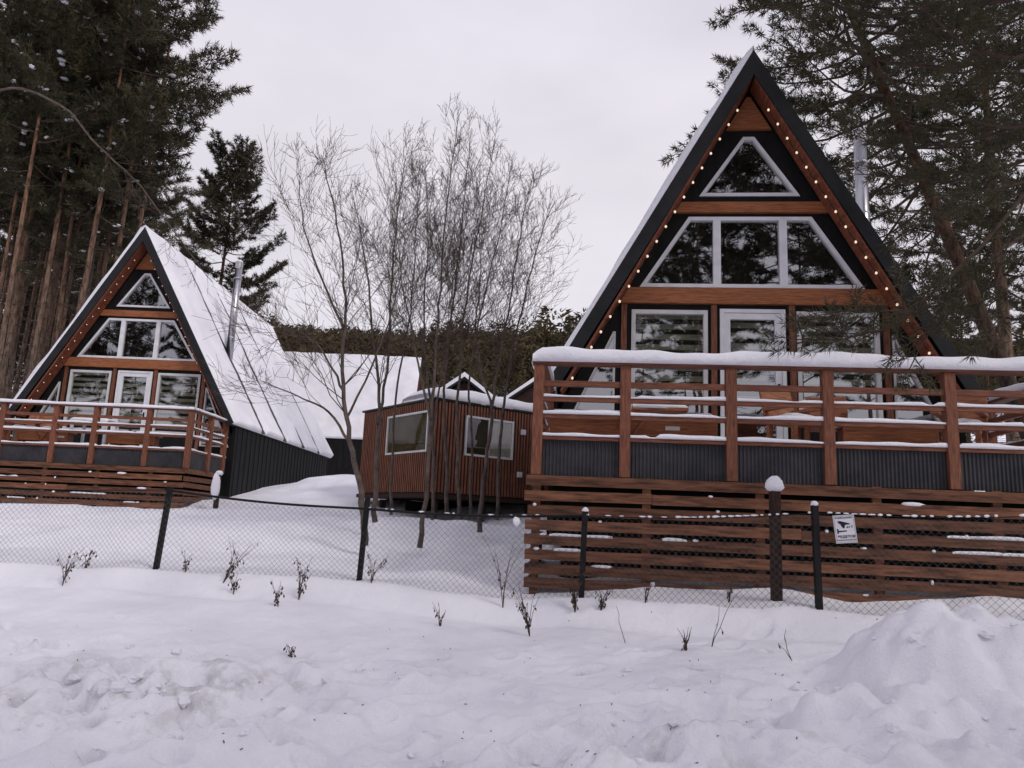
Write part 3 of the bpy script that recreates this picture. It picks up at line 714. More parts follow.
# ------------------------------------------------------------------ fence
fn = empty('chain_link_fence', (-1.77, 9.7, 0), 0, 'low chain link fence on black posts crossing the whole snowy yard', 'fence')
FO = Vector((-1.77, 9.7, 0))
fp = [(-12.5, 11.8, .86, 1.85), (-7.6, 10.75, .72, 1.75), (-4.49, 10.2, .74, 1.78), (-1.77, 9.7, .76, 1.64), (.89, 9.0, .73, 1.66), (3.28, 8.2, .75, 1.78), (5.6, 7.4, .8, 1.86), (8.5, 6.5, .8, 1.9)]
mesh = MB(); rn = random.Random(3)
for i in range(len(fp) - 1):
    a, b = fp[i], fp[i + 1]; A = Vector((a[0], a[1], 0)) - FO; B = Vector((b[0], b[1], 0)) - FO; ln = (B - A).length; dr = (B - A) / ln; nn = Vector((dr.y, -dr.x, 0))
    def P(u, v):  # u along, v 0..1 height
        t = u / ln; zb = a[2] + (b[2] - a[2]) * t - .16; zt = a[3] + (b[3] - a[3]) * t - .04 * math.sin(math.pi * t)
        bow = .05 * math.sin(2.3 * u + i) * math.sin(math.pi * v) + .02 * math.sin(7 * u + 3 * v)
        return A + dr * u + nn * (bow - .02) + Vector((0, 0, zb + (zt - zb) * v))
    H = a[3] - a[2] + .16; pitch = .075
    for s in (1, -1):
        u0 = -H
        while u0 < ln + H:
            ua, ub = u0, u0 + s * H; v0, v1 = 0, 1
            lo = max(0, (0 - ua) / (ub - ua) if s > 0 else (ln - ua) / (ub - ua)); hi = min(1, (ln - ua) / (ub - ua) if s > 0 else (0 - ua) / (ub - ua))
            if hi - lo > .02:
                n = max(2, int((hi - lo) * 6)); mesh.tube([P(ua + (ub - ua) * (lo + (hi - lo) * k / n), lo + (hi - lo) * k / n) for k in range(n + 1)], .0018, 3, False)
            u0 += pitch
    r = .016 if i in (2, 3) else .006
    MB().tube([P(ln * k / 12, 1) + Vector((0, 0, .01)) for k in range(13)], r, 6).build('top_wire' if r < .01 else 'top_rail', M['iron'], fn)
    if i >= 3:
        s = MB()
        for k in range(int(ln / .08)):
            if rn.random() < (.45 if i == 3 else .68):
                s.blob(P((k + .5) * .08, 1) + Vector((0, 0, .022)), (rn.uniform(.018, .05), .011, rn.uniform(.006, .016)), k, 6, 4)
        if i == 3: s.blob(P(1.95, .95), (.05, .02, .06), 5, 7, 5)
        o = s.build('snow_bead', M['snow'], fn, True); o['kind'] = 'stuff'
mesh.build('wire_mesh', M['wire'], fn)
lean = {2: (.06, 1.83), 3: (.03, 1.8), 4: (.02, 1.72), 5: (-.02, 1.87)}
for i, (x, y, zb, zt) in enumerate(fp):
    lx, top = lean.get(i, (0, zt + .05))
    o = MB().bar(Vector((x - .4 * lx, y + .03, zb - .4)) - FO, Vector((x + lx, y + .03, top)) - FO, .062, .062, (0, 1, 0)).build('post', M['iron'], fn)
    if i > 3: MB().blob(Vector((x + lx, y + .03, top + .005)) - FO, (.042, .042, .045), i, 8, 5, .7).build('snow_cap', M['snow'], o, True)
# timber post with a cap of snow
wp = empty('timber_post', (2.95, 8.55, .8), 0, 'stout dark timber post with a round snow cap, in front of the near deck skirting', 'post')
MB().box(-.052, .052, -.052, .052, -.4, 1.22).build('shaft', M['oldpost'], wp, bevel=.008)
MB().blob((0, 0, 1.26), (.10, .10, .13), 2, 16, 10, .6, .05).build('snow_cap', M['snow'], wp, True)
wp = empty('timber_post', (-7.15, 19.2, gz(-7.15, 19.2) + .12), 0, 'short dark post plastered with snow by the corner of the far deck', 'post')
MB().box(-.05, .05, -.05, .05, -.5, .82).build('shaft', M['oldpost'], wp)
MB().blob((-.03, -.06, .5), (.11, .09, .33), 4, 10, 8).blob((0, 0, .83), (.09, .09, .07), 6, 9, 6).build('snow_cap', M['snow'], wp, True)

# ------------------------------------------------------------------ warning sign
sp = at(845, 529, 8.05)
sg = empty('warning_sign', sp, -.3, 'white camera surveillance warning sign wired to the chain link fence', 'sign')
sg.rotation_euler = (0, R_(-6), -.3)
W_, H_ = .205, .285
MB().box(-W_ / 2, W_ / 2, 0, .003, -H_ / 2, H_ / 2).build('board', M['paper'], sg)
MB().ring([(-W_ / 2 + .008, -H_ / 2 + .008), (W_ / 2 - .008, -H_ / 2 + .008), (W_ / 2 - .008, H_ / 2 - .008), (-W_ / 2 + .008, H_ / 2 - .008)], .0035, -.0015, -.0003).build('border', mat('grey_ink', (.2, .2, .22)), sg)
cm = MB()
cm.prism([(-.062, .082), (-.035, .083), (.055, .052), (.048, .044), (.01, .043), (-.002, .028), (-.058, .062)], -.002, -.0004)      # hood
cm.prism([(-.04, .048), (.002, .030), (-.004, .008), (-.016, .008), (-.03, .028)], -.0022, -.0006)                                      # housing
cm.prism([(.018, .010), (.034, .010), (.034, .024), (.018, .024)], -.002, -.0004); cm.prism([(.040, .012), (.052, .014), (.052, .024), (.040, .024)], -.002, -.0004)
cm.prism([(.066, .008), (.073, .012), (.073, .034), (.066, .038)], -.002, -.0004)
cm.prism([(-.078, -.048), (-.064, -.042), (-.064, .002), (-.078, .006)], -.002, -.0004); cm.prism([(-.064, -.03), (.012, -.026), (.016, -.014), (-.064, -.016)], -.0019, -.0005)
cm.build('camera_symbol', M['ink'], sg)
def text(body, size, x, z, sx, parent, off=.0):
    c = bpy.data.curves.new('lettering', 'FONT'); c.body = body; c.size = size; c.align_x = 'CENTER'; c.align_y = 'CENTER'; c.extrude = .0004; c.offset = off
    o = bpy.data.objects.new('lettering', c); col.objects.link(o); o.parent = parent; o.location = (x, -.0012, z); o.rotation_euler = (math.pi / 2, 0, 0); o.scale = (sx, 1, 1)
    c.materials.append(M['ink']); bpy.context.view_layer.update()
    me = bpy.data.meshes.new_from_object(o.evaluated_get(bpy.context.evaluated_depsgraph_get())); q = bpy.data.objects.new('lettering', me); col.objects.link(q)
    q.parent = parent; q.location = o.location; q.rotation_euler = o.rotation_euler; q.scale = o.scale; bpy.data.objects.remove(o); q.name = 'lettering'
text('ВНИМАНИЕ!', .024, 0, .113, 1.15, sg, .0006); text('ВЕДЕТСЯ', .034, .004, -.078, 1.05, sg, .0012); text('ВИДЕОНАБЛЮДЕНИЕ', .017, .002, -.112, 1.0, sg, .0003)

# ------------------------------------------------------------------ pines
def needles(P, D, n, ln, wd, seed, spread=.9):
    """tufts of n needles at points P along directions D"""
    rs = np.random.RandomState(seed); N = len(P)
    P = np.repeat(P, n, 0); D = np.repeat(D, n, 0)
    R = rs.normal(size=P.shape); R /= np.linalg.norm(R, axis=1)[:, None]
    d = D * .75 + R * spread; d /= np.linalg.norm(d, axis=1)[:, None]
    l = ln * rs.uniform(.6, 1.2, len(P))[:, None]
    s = np.cross(d, rs.normal(size=P.shape)); s /= np.linalg.norm(s, axis=1)[:, None] + 1e-9
    P = P + R * .03
    V = np.stack([P - s * wd / 2, P + s * wd / 2, P + d * l], 1).reshape(-1, 3)
    return V, np.arange(len(V)).reshape(-1, 3)
def pine(loc, H, zc, RAD, seed, label, group=None, r0=.19, lean=(0, 0), bend=0, nl=62, tn=8, nlen=.2, nw=.03, bark='bark', snowy=26, extra=(), only_extra=False, dead=10, droop=.0, tuft_step=.11, shape=1.0, tw_step=.12, sb=1.0, tk0=.25):
    t = empty('pine_tree', loc, 0, label, 'tree', group); rn = random.Random(seed)
    ph = rn.uniform(0, 6)
    def tp(z):
        u = z / H
        return Vector((lean[0] * u + bend * math.sin(u * 3.0 + ph) - bend * math.sin(ph), lean[1] * u + bend * .6 * math.sin(u * 2.3 + ph * 2) - bend * .6 * math.sin(ph * 2), z))
    tr = MB(); zs = [-.6] + [H * k / 16 for k in range(17)]
    tr.tube([tp(z) for z in zs], [r0 * 1.15] + [max(.015, r0 * (1 - .93 * (k / 16) ** 1.15)) for k in range(17)], 10)
    trk = tr.build('trunk', M[bark], t, True)
    lm = MB(); TP, TD = [], []; snow_pts = []
    def twig(p, d, ln, r):
        q = p + d * ln; lm.tube([p, (p + q) / 2 + Vector((0, 0, .02)), q], [r, r * .8, r * .4], 3, False)
        k = tk0
        while k < 1.0:
            TP.append(p + (q - p) * k); TD.append(d); k += tuft_step / ln
        TP.append(q); TD.append(d)
    def limb(pts, r, live, t0=.3):
        pts = [Vector(p) for p in pts]
        n = len(pts); lm.tube(pts, [max(.006, r * (1 - .85 * i / (n - 1))) for i in range(n)], 5, False)
        if not live: return
        tot = sum((pts[i + 1] - pts[i]).length for i in range(n - 1)); acc = 0; nxt = tot * t0; sdn = rn.choice((-1, 1))
        for i in range(n - 1):
            sg_ = pts[i + 1] - pts[i]; L_ = sg_.length; d = sg_.normalized()
            while nxt < acc + L_:
                p = pts[i] + d * (nxt - acc); u = nxt / tot
                sid = d.cross(Vector((0, 0, 1))).normalized() * sdn; sdn = -sdn
                td = (d * rn.uniform(.4, .9) + sid * rn.uniform(.5, 1) + Vector((0, 0, rn.uniform(-.25, .55)))).normalized()
                twig(p, td, rn.uniform(.3, .62) * (1.25 - .6 * u) * min(1.3, tot / 2.2 + .35), .008)
                if rn.random() < .10: snow_pts.append(p)
                nxt += tw_step * rn.uniform(.7, 1.3)
            acc += L_
        twig(pts[-1], (pts[-1] - pts[-2]).normalized(), .3, .006)
    if not only_extra:
        for k in range(nl):
            u = (k + rn.random()) / nl; z = zc + (H - .3 - zc) * u ** .9
            prof = (.55 + .45 * min(1, u / .25)) * (1 - u) ** (.62 * shape) + .12
            ln = RAD * prof * rn.uniform(.55, 1.15); az = k * 2.4 + rn.uniform(-.5, .5)
            el = R_(-8 + 55 * u + rn.uniform(-14, 14)) - droop
            h = Vector((math.cos(az), math.sin(az), 0)); p = tp(z); pts = []
            for j in range(6):
                v = j / 5
                pts.append(p + h * (ln * v * math.cos(el)) + Vector((0, 0, ln * (v * math.sin(el) + .16 * v * v - .12 * math.sin(v * math.pi)))) + Vector((rn.uniform(-1, 1), rn.uniform(-1, 1), rn.uniform(-1, 1))) * .05 * ln * v)
            limb(pts, .012 + .008 * ln, True)
        for k in range(dead):
            z = zc * rn.uniform(.35, 1); az = rn.uniform(0, 6.3); ln = rn.uniform(.5, 1.8); p = tp(z)
            h = Vector((math.cos(az), math.sin(az), rn.uniform(-.3, .1)))
            limb([p + h * ln * j / 3 + Vector((0, 0, -.1 * ln * (j / 3) ** 2)) for j in range(4)], .016, False)
    for pts, r, t0 in extra:
        limb([Vector(p) - Vector(loc) for p in pts], r, True, t0)
    lm.build('limbs', M['limb'], trk, False)['kind'] = 'stuff'
    P = np.array([tuple(p) for p in TP]); D = np.array([tuple(d) for d in TD])
    V, F = needles(P, D, tn, nlen, nw, seed)
    np_mesh('crown', V, F, M['needle'], t)
    if snowy:
        s = MB()
        for k, p in enumerate(rn.sample(snow_pts, min(snowy, len(snow_pts)))): s.blob(p + Vector((0, 0, .04)), (sb * rn.uniform(.05, .16), sb * rn.uniform(.05, .13), sb * rn.uniform(.03, .06)), k, 6, 4)
        if s.v: o = s.build('snow_bits', M['snow'], t, True); o['kind'] = 'stuff'
    return t
FG = 'pines of the dense wood behind the farther house'
proto = [pine((-13.75, 26.5, gz(-13.75, 26.5) - .2), 23, 7.0, 2.6, 101, 'pine with a see through crown edge, rightmost of the dense wood behind the farther house', None, .115, (.4, 0), .25, 44, 8, .2, .03, 'bark', 40),
         pine((-17.2, 27.2, gz(-17.2, 27.2) - .2), 22, 10.5, 3.1, 102, 'tall pine in the dense wood behind the farther house', FG, .098, (.5, .2), .2, 40, 8, .24, .038, 'bark', 60, dead=16),
         pine((-20.0, 30.5, gz(-20, 30.5) - .2), 21, 8.5, 3.2, 103, 'tall pine in the dense wood behind the farther house', FG, .105, (-.3, 0), .3, 42, 8, .24, .038, 'bark', 60, dead=16),
         pine((-18.4, 45, gz(-18.4, 45) - .2), 20.2, 7, 3.5, 104, 'lone pine with a ragged top standing beyond the chimney of the farther house', None, .2, (.2, 0), .2, 88, 9, .26, .05, 'bark_dark', 30, shape=.6)]
rn = random.Random(77); spots = []
for px, Yd in ((8, 26), (22, 29), (33, 24.8), (46, 32), (58, 27.5), (72, 34), (84, 30), (97, 37), (-12, 25), (-30, 28), (-52, 26), (15, 38), (40, 42), (66, 45), (90, 48), (52, 52), (28, 56), (-20, 36), (-45, 40), (2, 46), (5, 23.5), (70, 24.5), (100, 26), (30, 34), (55, 37), (80, 40), (15, 27), (40, 28), (52, 30), (64, 26), (78, 31), (92, 28), (-5, 30), (125, 66), (85, 64), (50, 66), (10, 66)):
    p = at(px, 330, Yd); spots.append((p.x, p.y))
for i, (x, y) in enumerate(spots):
    o = copy_tree(proto[1 + i % 2]); o.location = (x, y, gz(x, y) - .2); s = rn.uniform(.86, 1.12); o.scale = (s, s, s * rn.uniform(.95, 1.1)); o.rotation_euler = (0, 0, rn.uniform(0, 6.3))
    o['label'] = 'tall pine in the dense wood behind the farther house'
for i, px in enumerate(range(-70, 105, 13)):
    p = at(px, 330, 44 + (i * 7) % 13); o = copy_tree(proto[1 + i % 2]); o.location = (p.x, p.y, gz(p.x, p.y) - 4.2 * (1 + i % 2) * .5); o.scale = (1.15, 1.15, .72); o.rotation_euler = (0, 0, i * 1.7)
    o['label'] = 'low dense pine deep in the wood behind the farther house'
# right-hand pines
right = [pine((12.6, 17.4, gz(12.6, 17.4) - .3), 20, 7.2, 4.8, 201, 'leaning pine with a broad crown spreading over the roof of the near house', None, .2, (-7.2, -.2), .3, 145, 10, .17, .027, 'bark_dark', 40,
              extra=[([(9.0, 17.3, 12.4), (7.4, 17.6, 12.1), (5.8, 18, 11.9), (4.7, 18.2, 11.5), (3.9, 18.3, 11.0)], .035, .3), ([(9.6, 17.3, 10.8), (8.2, 16.6, 10.6), (6.9, 16.4, 10.9), (6.0, 16.2, 10.6)], .03, .2),
                     ([(8.7, 17.3, 13.4), (7.2, 16.6, 13.4), (6.0, 16.2, 13.8), (5.0, 16.0, 13.5), (4.4, 15.8, 13.1)], .035, .15), ([(8.3, 17.3, 14.6), (6.8, 17, 15.0), (5.6, 16.8, 15.3), (4.7, 16.6, 15.0)], .035, .15)], droop=.1, shape=.6, sb=.6, tw_step=.15, tk0=.42, tuft_step=.08),
         pine((13.4, 20.2, gz(13.4, 20.2) - .3), 20, 5.2, 4.2, 202, 'upright pine with a reddish trunk at the right, behind the near deck', None, .2, (-.6, 0), .15, 112, 10, .18, .03, 'bark', 40, droop=.1, shape=.7, sb=.7, tw_step=.15, tk0=.42, tuft_step=.08),
         pine((18.6, 23.5, gz(18.6, 23.5) - .3), 21, 4.5, 4.3, 203, 'bushy pine behind the upright reddish one at the right edge', None, .22, (0, 0), .2, 80, 9, .2, .034, 'bark_dark', 36, droop=.1, shape=.7, sb=.7, tw_step=.15, tk0=.42, tuft_step=.08)]
pine((7.4, 8.6, gz(7.4, 8.6) - .3), 15, 5.9, 4.2, 204, 'near pine outside the right edge whose drooping branches hang before the deck', None, .2, (-.3, .1), .1, 105, 11, .11, .012, 'bark_dark', 24, dead=4, tuft_step=.06, sb=.35, shape=.7,
     extra=[([(7.3, 8.5, 6.6), (6.2, 7.9, 5.9), (5.25, 7.5, 5.14), (4.75, 7.45, 4.55), (4.2, 7.4, 4.02), (3.75, 7.35, 3.62), (3.2, 7.3, 3.45), (2.75, 7.25, 3.42)], .028, .68),
            ([(7.3, 8.5, 6.1), (6.0, 7.9, 5.2), (5.0, 7.6, 4.55), (4.45, 7.6, 3.95), (4.1, 7.5, 3.5), (3.95, 7.45, 3.25)], .024, .62),
            ([(5.25, 7.5, 5.1), (4.9, 7.3, 4.5), (4.7, 7.3, 3.9), (4.5, 7.2, 3.55)], .014, .3), ([(4.2, 7.4, 4.02), (3.8, 7.2, 3.75), (3.3, 7.2, 3.7), (2.9, 7.2, 3.62)], .01, .2),
            ([(6.6, 8.1, 6.1), (5.6, 7.9, 5.5), (4.9, 7.9, 5.3), (4.3, 7.9, 4.9)], .016, .35)])
for k, (x, y, pi) in enumerate(((24, 38, 2), (19, 46, 1), (30, 50, 2), (14, 52, 1))):
    o = copy_tree(right[2] if pi else right[1]); o.location = (x, y, gz(x, y) - .3); o.rotation_euler = (0, 0, rn.uniform(0, 6.3)); s = rn.uniform(.75, 1.0); o.scale = (s, s, s)
    o['label'] = 'pine among the trees behind and to the right of the near house'; o['group'] = 'pines behind the near house'
# wood across the road behind us, mirrored in the windows; sun-side ones added for shade
BEH = [(15.5, -8, 1.05), (3.6, -10.5, 1), (7.0, -11.5, 1.02), (10.4, -10.8, .96), (14, -12.5, 1), (5.2, -15, 1.1), (9, -16.5, 1.1), (13, -18, 1.05), (3.5, -19, 1), (18, -16, .95), (23, -20, 1), (17, -24, 1.1),
       (.6, -23, .85), (2.9, -24, .85), (-16, -19.5, 1), (-23.5, -19, 1), (-29, -20.5, 1), (-34, -22, 1), (-38, -16.5, 1), (-11.5, -18.5, 1), (-44, -18, 1), (-8.5, -17, 1), (-13, -15, 1.05), (-18, -16.5, 1.02), (-22.5, -15, 1), (-27, -17, 1), (-32, -16, 1.05), (-10.5, -22, 1), (-15, -24, 1.05), (-20.5, -22, 1), (-25, -24, 1.1), (-30, -23, 1), (-36, -20, 1.05), (-41, -22, 1)]
for k, (x, y, s) in enumerate(BEH):
    o = copy_tree(proto[1 if -6 < x < 4 else 1 + k % 2]); o.location = (x, y, -.2); o.scale = (s * 1.2, s * 1.2, s); o.rotation_euler = (0, 0, rn.uniform(0, 6.3))
    o['label'] = 'unseen pine across the road, there for window reflections and foreground shade'; o['group'] = 'pines across the road'

# far wooded hill: one mass
rs = np.random.RandomState(9); Vs, Fs, base = [], [], 0
def far_tree(x, y, z, h, r, seed):
    rs2 = np.random.RandomState(seed); n = 170
    u = rs2.rand(n) ** .8; az = rs2.rand(n) * 6.283; rr = r * (1 - u) ** .8 * (.35 + .65 * rs2.rand(n)) + .1
    P = np.stack([np.cos(az) * rr, np.sin(az) * rr, h * (.12 + .86 * u)], 1)
    D = np.stack([np.cos(az), np.sin(az), .3 - .5 * rs2.rand(n)], 1)
    V, F = needles(P, D, 3, h * .085, h * .034, seed, .7)
    tk = MB().tube([(0, 0, 0), (0, 0, h)], [.15, .03], 3, False)
    return V, F
tm = [far_tree(0, 0, 0, 1.0, .17 + .03 * k, 300 + k) for k in range(5)]
for k in range(1300):
    y = rs.uniform(105, 205); x = rs.uniform(-.5, 1.0) * y
    h = rs.uniform(6.5, 10.5) * (1 if rs.rand() > .06 else 1.4); V, F = tm[k % 5]; a = rs.rand() * 6.28
    c, s_ = math.cos(a), math.sin(a); V2 = np.stack([V[:, 0] * c - V[:, 1] * s_, V[:, 0] * s_ + V[:, 1] * c, V[:, 2]], 1) * h + np.array([x, y, gz(x, y) - .3])
    Vs.append(V2); Fs.append(F + base); base += len(V2)
fo = np_mesh('forest', np.vstack(Vs), np.vstack(Fs), M['far']); tag(fo, 'dark conifer forest covering the low hill beyond the houses', 'forest', None, 'stuff')

# ------------------------------------------------------------------ bare trees
def bare(stems, label, seed, name='bare_tree', dens=1.0, group=None):
    """stems: list of (waypoints, r0, r1); the first starts at the ground"""
    base = Vector(stems[0][0][0]); t = empty(name, base, 0, label, 'tree', group); rn = random.Random(seed)
    tr = MB(); br = MB()
    def smooth(w):
        w = [Vector(p) for p in w]; out = []
        for i in range(len(w) - 1):
            p0, p1, p2, p3 = w[max(i - 1, 0)], w[i], w[i + 1], w[min(i + 2, len(w) - 1)]
            for k in range(5):
                u = k / 5
                out.append(.5 * ((2 * p1) + (p2 - p0) * u + (2 * p0 - 5 * p1 + 4 * p2 - p3) * u * u + (3 * p1 - p0 - 3 * p2 + p3) * u ** 3))
        return out + [w[-1]]
    def grow(p, d, ln, r, lev):
        n = 5; pts = [p]; q = p.copy(); dd = d.copy()
        for k in range(n):
            dd = (dd + Vector((rn.gauss(0, .13), rn.gauss(0, .13), rn.gauss(.06, .1)))).normalized(); q = q + dd * ln / n; pts.append(q.copy())
        br.tube(pts, [max(.0024, r * (1 - .75 * i / n)) for i in range(n + 1)], 4 if lev < 2 else 3, False)
        if lev >= 3 or ln < .22: return
        m = int((4.2 if lev == 1 else 3.4) * dens + rn.random() + ln * 1.4)
        for _ in range(m):
            u = rn.uniform(.18, 1); i = min(n - 1, int(u * n)); s = pts[i] + (pts[i + 1] - pts[i]) * (u * n - i)
            f = (pts[i + 1] - pts[i]).normalized(); a = Vector((rn.gauss(0, 1), rn.gauss(0, 1), rn.gauss(.1, 1))); a = (a - f * a.dot(f)).normalized()
            grow(s, (f + a * rn.uniform(.4, .95)).normalized(), ln * rn.uniform(.32, .62), max(.0035, r * .45), lev + 1)
    for w_, r0, r1, b0 in stems:
        pts = [p - base for p in smooth(w_)]; n = len(pts)
        pts = [p + Vector((rn.uniform(-1, 1), rn.uniform(-1, 1), 0)) * .02 for p in pts]
        rr = [r0 + (r1 - r0) * (i / (n - 1)) ** .8 for i in range(n)]
        rr = [q * .82 for q in rr]; tr.tube(pts, rr, 7)
        tot = sum((pts[i + 1] - pts[i]).length for i in range(n - 1)); k = int(tot * 4.2 * dens)
        for j in range(k):
            u = b0 + .1 + (.9 - b0) * (j + rn.random()) / k; i = min(n - 2, int(u * (n - 1))); s = pts[i]; f = (pts[i + 1] - pts[i]).normalized()
            a = Vector((rn.gauss(0, 1), rn.gauss(0, .8), rn.gauss(.05, .4))); a = (a - f * a.dot(f)).normalized()
            grow(s, (f * rn.uniform(.7, 1) + a * rn.uniform(.45, .85)).normalized(), (.45 + 2.3 * (1 - u) ** .7) * rn.uniform(.5, 1) , max(.004, rr[i] * .34), 1)
    trk = tr.build('trunk', M['bare'], t, True); br.build('branches', M['twig'], trk, False)
    return t
def st(Yd, pts, r0, r1, b0=.3, dy=0):
    n = len(pts); return ([at(px, py, Yd + dy * i / n) for i, (px, py) in enumerate(pts)], r0, r1, b0)
bare([st(12.6, [(365, 545), (361, 492), (350, 440), (343, 372), (345, 300), (337, 225), (322, 155)], .078, .008, .3),
      st(12.6, [(352, 446), (328, 412), (297, 396), (262, 381)], .035, .006, .3, -.8), st(12.6, [(344, 392), (320, 348), (292, 330), (272, 345)], .03, .005, .3, .6),
      st(12.6, [(344, 330), (318, 270), (302, 215), (300, 172)], .03, .005, .2), st(12.6, [(346, 420), (378, 350), (398, 290), (405, 230)], .028, .005, .3)],
     'thick bare tree with low spreading limbs behind the second fence post', 1)
bare([st(14, [(374, 522), (377, 450), (380, 400), (372, 325), (365, 262), (352, 190)], .065, .006, .3), st(14, [(378, 425), (388, 355), (392, 270), (400, 190), (408, 150)], .04, .005, .3)],
     'forked bare tree in front of the left edge of the batten cabin', 2)
bare([st(12.6, [(420, 548), (425, 500), (430, 430), (435, 360), (440, 290), (447, 200), (457, 122)], .06, .006, .35), st(12.6, [(430, 420), (416, 350), (402, 280), (392, 200)], .03, .005, .3)],
     'slim tall bare tree with a pale scar at its foot, before the cabin corner', 3)
bare([st(15, [(447, 516), (446, 450), (444, 390), (452, 310), (463, 210), (472, 128)], .055, .006, .35)], 'straight bare sapling just right of the cabin corner', 4)
bare([st(14, [(459, 520), (457, 440), (459, 380), (466, 300), (482, 210), (496, 140)], .05, .006, .35)], 'bare sapling in front of the left jamb of the right cabin window', 5)
bare([st(13.6, [(479, 532), (484, 480), (490, 430), (497, 370), (510, 300), (520, 235), (533, 175)], .06, .006, .35), st(13.6, [(492, 410), (476, 340), (480, 270), (476, 190)], .03, .005, .3)],
     'bare tree crossing the middle of the right cabin window', 6)
bare([st(15, [(497, 520), (501, 440), (507, 380), (522, 310), (538, 245), (552, 205)], .05, .006, .3)],
     'bare tree leaning right over the roof end of the batten cabin', 7)
bare([st(14.5, [(432, 520), (434, 450), (428, 380), (424, 310), (428, 230), (424, 165)], .045, .005, .35), st(14.5, [(433, 430), (446, 350), (458, 270), (468, 205)], .028, .004, .3)],
     'twin stemmed bare sapling between the tree with the pale scar and the straight sapling', 11)
bare([st(15.5, [(391, 515), (393, 440), (400, 370), (412, 300), (416, 230), (420, 180)], .042, .005, .35)], 'bare sapling in front of the left cabin window', 12)
bare([st(15, [(470, 520), (472, 440), (470, 370), (486, 290), (502, 220), (512, 165)], .04, .005, .35)], 'thin bare sapling in front of the middle bar of the right cabin window', 13)
p0 = at(-60, 480, 14.5)
bare([([p0, *[at(a, b, 14.2) for a, b in ((-66, 300), (-50, 150), (0, 90), (60, 105), (100, 148), (140, 185), (180, 240), (212, 282))]], .05, .008, .55)],
     'thin bare tree arching down in front of the dense pine wood', 8, 'bare_tree', .45)
bare([st(27, [(88, 420), (86, 330), (92, 270), (104, 205), (118, 165), (140, 150)], .08, .012, .6), st(27, [(96, 255), (90, 200), (98, 120), (96, 60)], .05, .01, .4)],
     'pale forked bare tree in front of the dense pine wood, above the far deck', 10, 'bare_tree', .35)

# ------------------------------------------------------------------ dry weeds and litter
def weed(px, py, hgt, n, label, seed, lean=0, leaves=5):
    p = pt_ground(px, py); z = gz(p.x, p.y); t = empty('dry_weed', (p.x, p.y, z - .02), 0, label, 'weed'); rn = random.Random(seed)
    s = MB(); lf = MB()
    for k in range(n):
        a = rn.uniform(0, 6.3); sp_ = rn.uniform(.1, .5); h = hgt * rn.uniform(.55, 1)
        pts = [Vector((0, 0, 0))]
        for j in range(1, 6):
            u = j / 5; pts.append(Vector((math.cos(a) * sp_ * h * u * u + lean * h * u + rn.uniform(-.01, .01), math.sin(a) * sp_ * h * u * u * .6, h * u)))
        s.tube(pts, [.0042 - .0005 * j for j in range(6)], 4, False)
        for j in range(leaves):
            i = rn.randrange(2, 6); q = pts[i] + Vector((rn.uniform(-.03, .03), rn.uniform(-.03, .03), rn.uniform(-.04, .01))); L_ = rn.uniform(.02, .055)
            s.tube([pts[i], q], .0025, 3, False)
            d = Vector((rn.uniform(-.5, .5), rn.uniform(-.3, .3), -1)).normalized(); sd_ = d.cross(Vector((0, 1, .2))).normalized() * L_ * .2
            m_ = q + d * L_ * .5; lf.add([q, m_ + sd_ + Vector((0, .008, 0)), q + d * L_, m_ - sd_ + Vector((0, -.008, 0))], [(0, 1, 2, 3)])
    s.build('stem', M['weed'], t)
    if lf.v: lf.build('foliage', M['weed'], t)
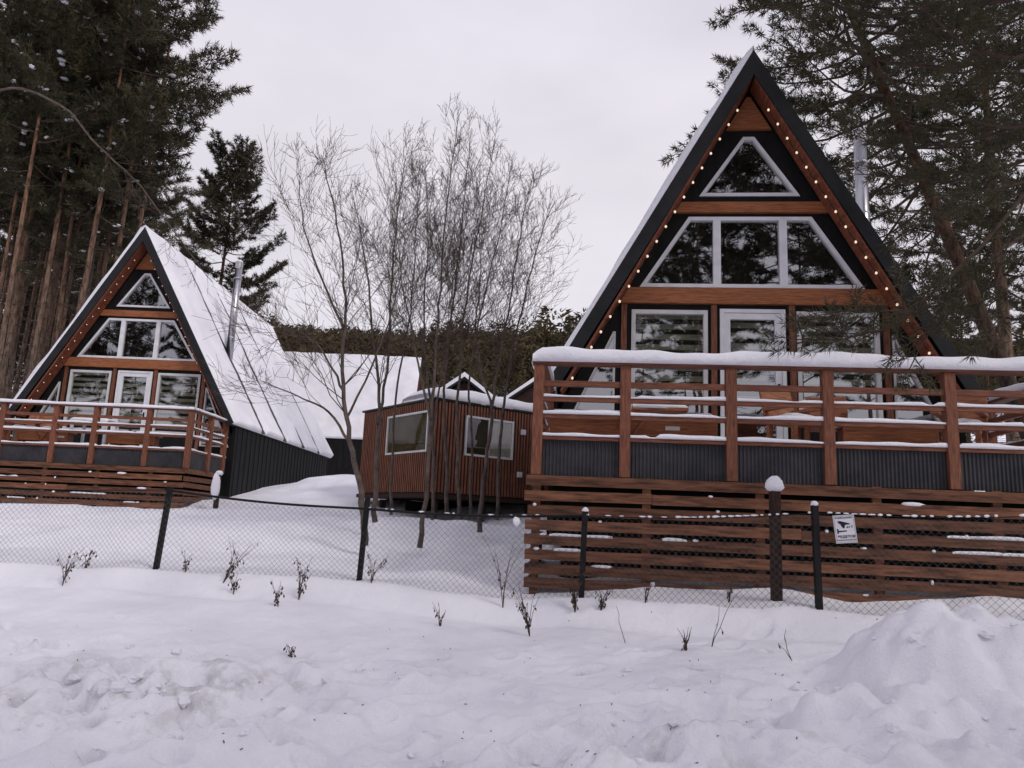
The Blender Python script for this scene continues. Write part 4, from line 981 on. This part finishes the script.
WD = [(62, 588, .42, 4, 'feathery dry weed behind the fence, left of the leaning fence post', .1, 3), (86, 566, .22, 2, 'small dark weed with hanging leaves, nearest to the left edge of the frame but one', .1, 6),
      (185, 573, .24, 2, 'short weed just right of the leaning fence post', .15, 4), (222, 586, .5, 4, 'tall thin weed under the far deck corner, leaning right', .5, 3),
      (233, 598, .26, 2, 'dark leaved weed on the bank edge, left of a pair of clumps', -.05, 7), (278, 610, .26, 2, 'left one of two dark weed clumps on the bank', -.2, 6),
      (298, 606, .42, 3, 'right one of two dark weed clumps on the bank, with a tall tip', .05, 7), (371, 588, .32, 2, 'dark weed with big drooping leaves beside the second fence post', .1, 8),
      (440, 625, .22, 7, 'low fan of twigs sticking out of the bank in mid picture', 0, 1), (503, 606, .75, 2, 'tall upright weed stalk left of the slatted skirting', -.05, 4),
      (530, 632, .5, 4, 'spreading weed just below the left end of the slatted skirting', -.15, 5), (575, 615, .38, 4, 'dense dark leaved weed at the foot of the third fence post', .0, 9),
      (601, 612, .26, 3, 'dark weed before the skirting, right of the third fence post', .05, 7), (626, 642, .36, 1, 'single straw leaning left on open snow before the skirting', -.4, 0),
      (686, 656, .2, 3, 'short stubby stalks on open snow under the skirting', .0, 2), (711, 652, .45, 2, 'pair of long thin stalks leaning right in front of the skirting', .3, 1),
      (729, 604, .3, 3, 'grey weed pressed against the skirting, left of the stout timber post', 0, 2), (793, 664, .24, 2, 'bent straw lying at the left foot of the snow heap', -.5, 1),
      (293, 650, .12, 2, 'tiny sprig on the smooth snow below the two dark clumps', -.2, 3), (549, 756, .14, 1, 'lone straw at the bottom of the picture, by the snow ridge', .15, 0), (645, 605, .3, 2, 'thin weed under the skirting boards, near its second upright', .1, 2)]
for i, (px, py, h, n, lb, ln_, lv) in enumerate(WD): weed(px, py, h * 1.25, n * 3 if lv > 1 else n, lb, 500 + i, ln_, (lv + 1) // 2)
db = MB(); rn = random.Random(12)
for k in range(170):
    px = rn.uniform(-20, 1040); py = 610 + 155 * rn.random() ** .8
    if px < 380 and py < 650: continue
    p = pt_ground(px, py); z = gz(p.x, p.y); a = rn.uniform(0, 3.14); L_ = rn.choice((.006, .009, .014, .024)) * rn.uniform(.6, 1.2)
    d = Vector((math.cos(a) * L_, math.sin(a) * L_, rn.uniform(-.004, .01))); db.bar(Vector((p.x, p.y, z + .004)) - d / 2, Vector((p.x, p.y, z + .006)) + d / 2, .006, .004)
o = db.build('litter', M['debris']); tag(o, 'bark crumbs and needles scattered over the trodden snow', 'litter', None, 'stuff')
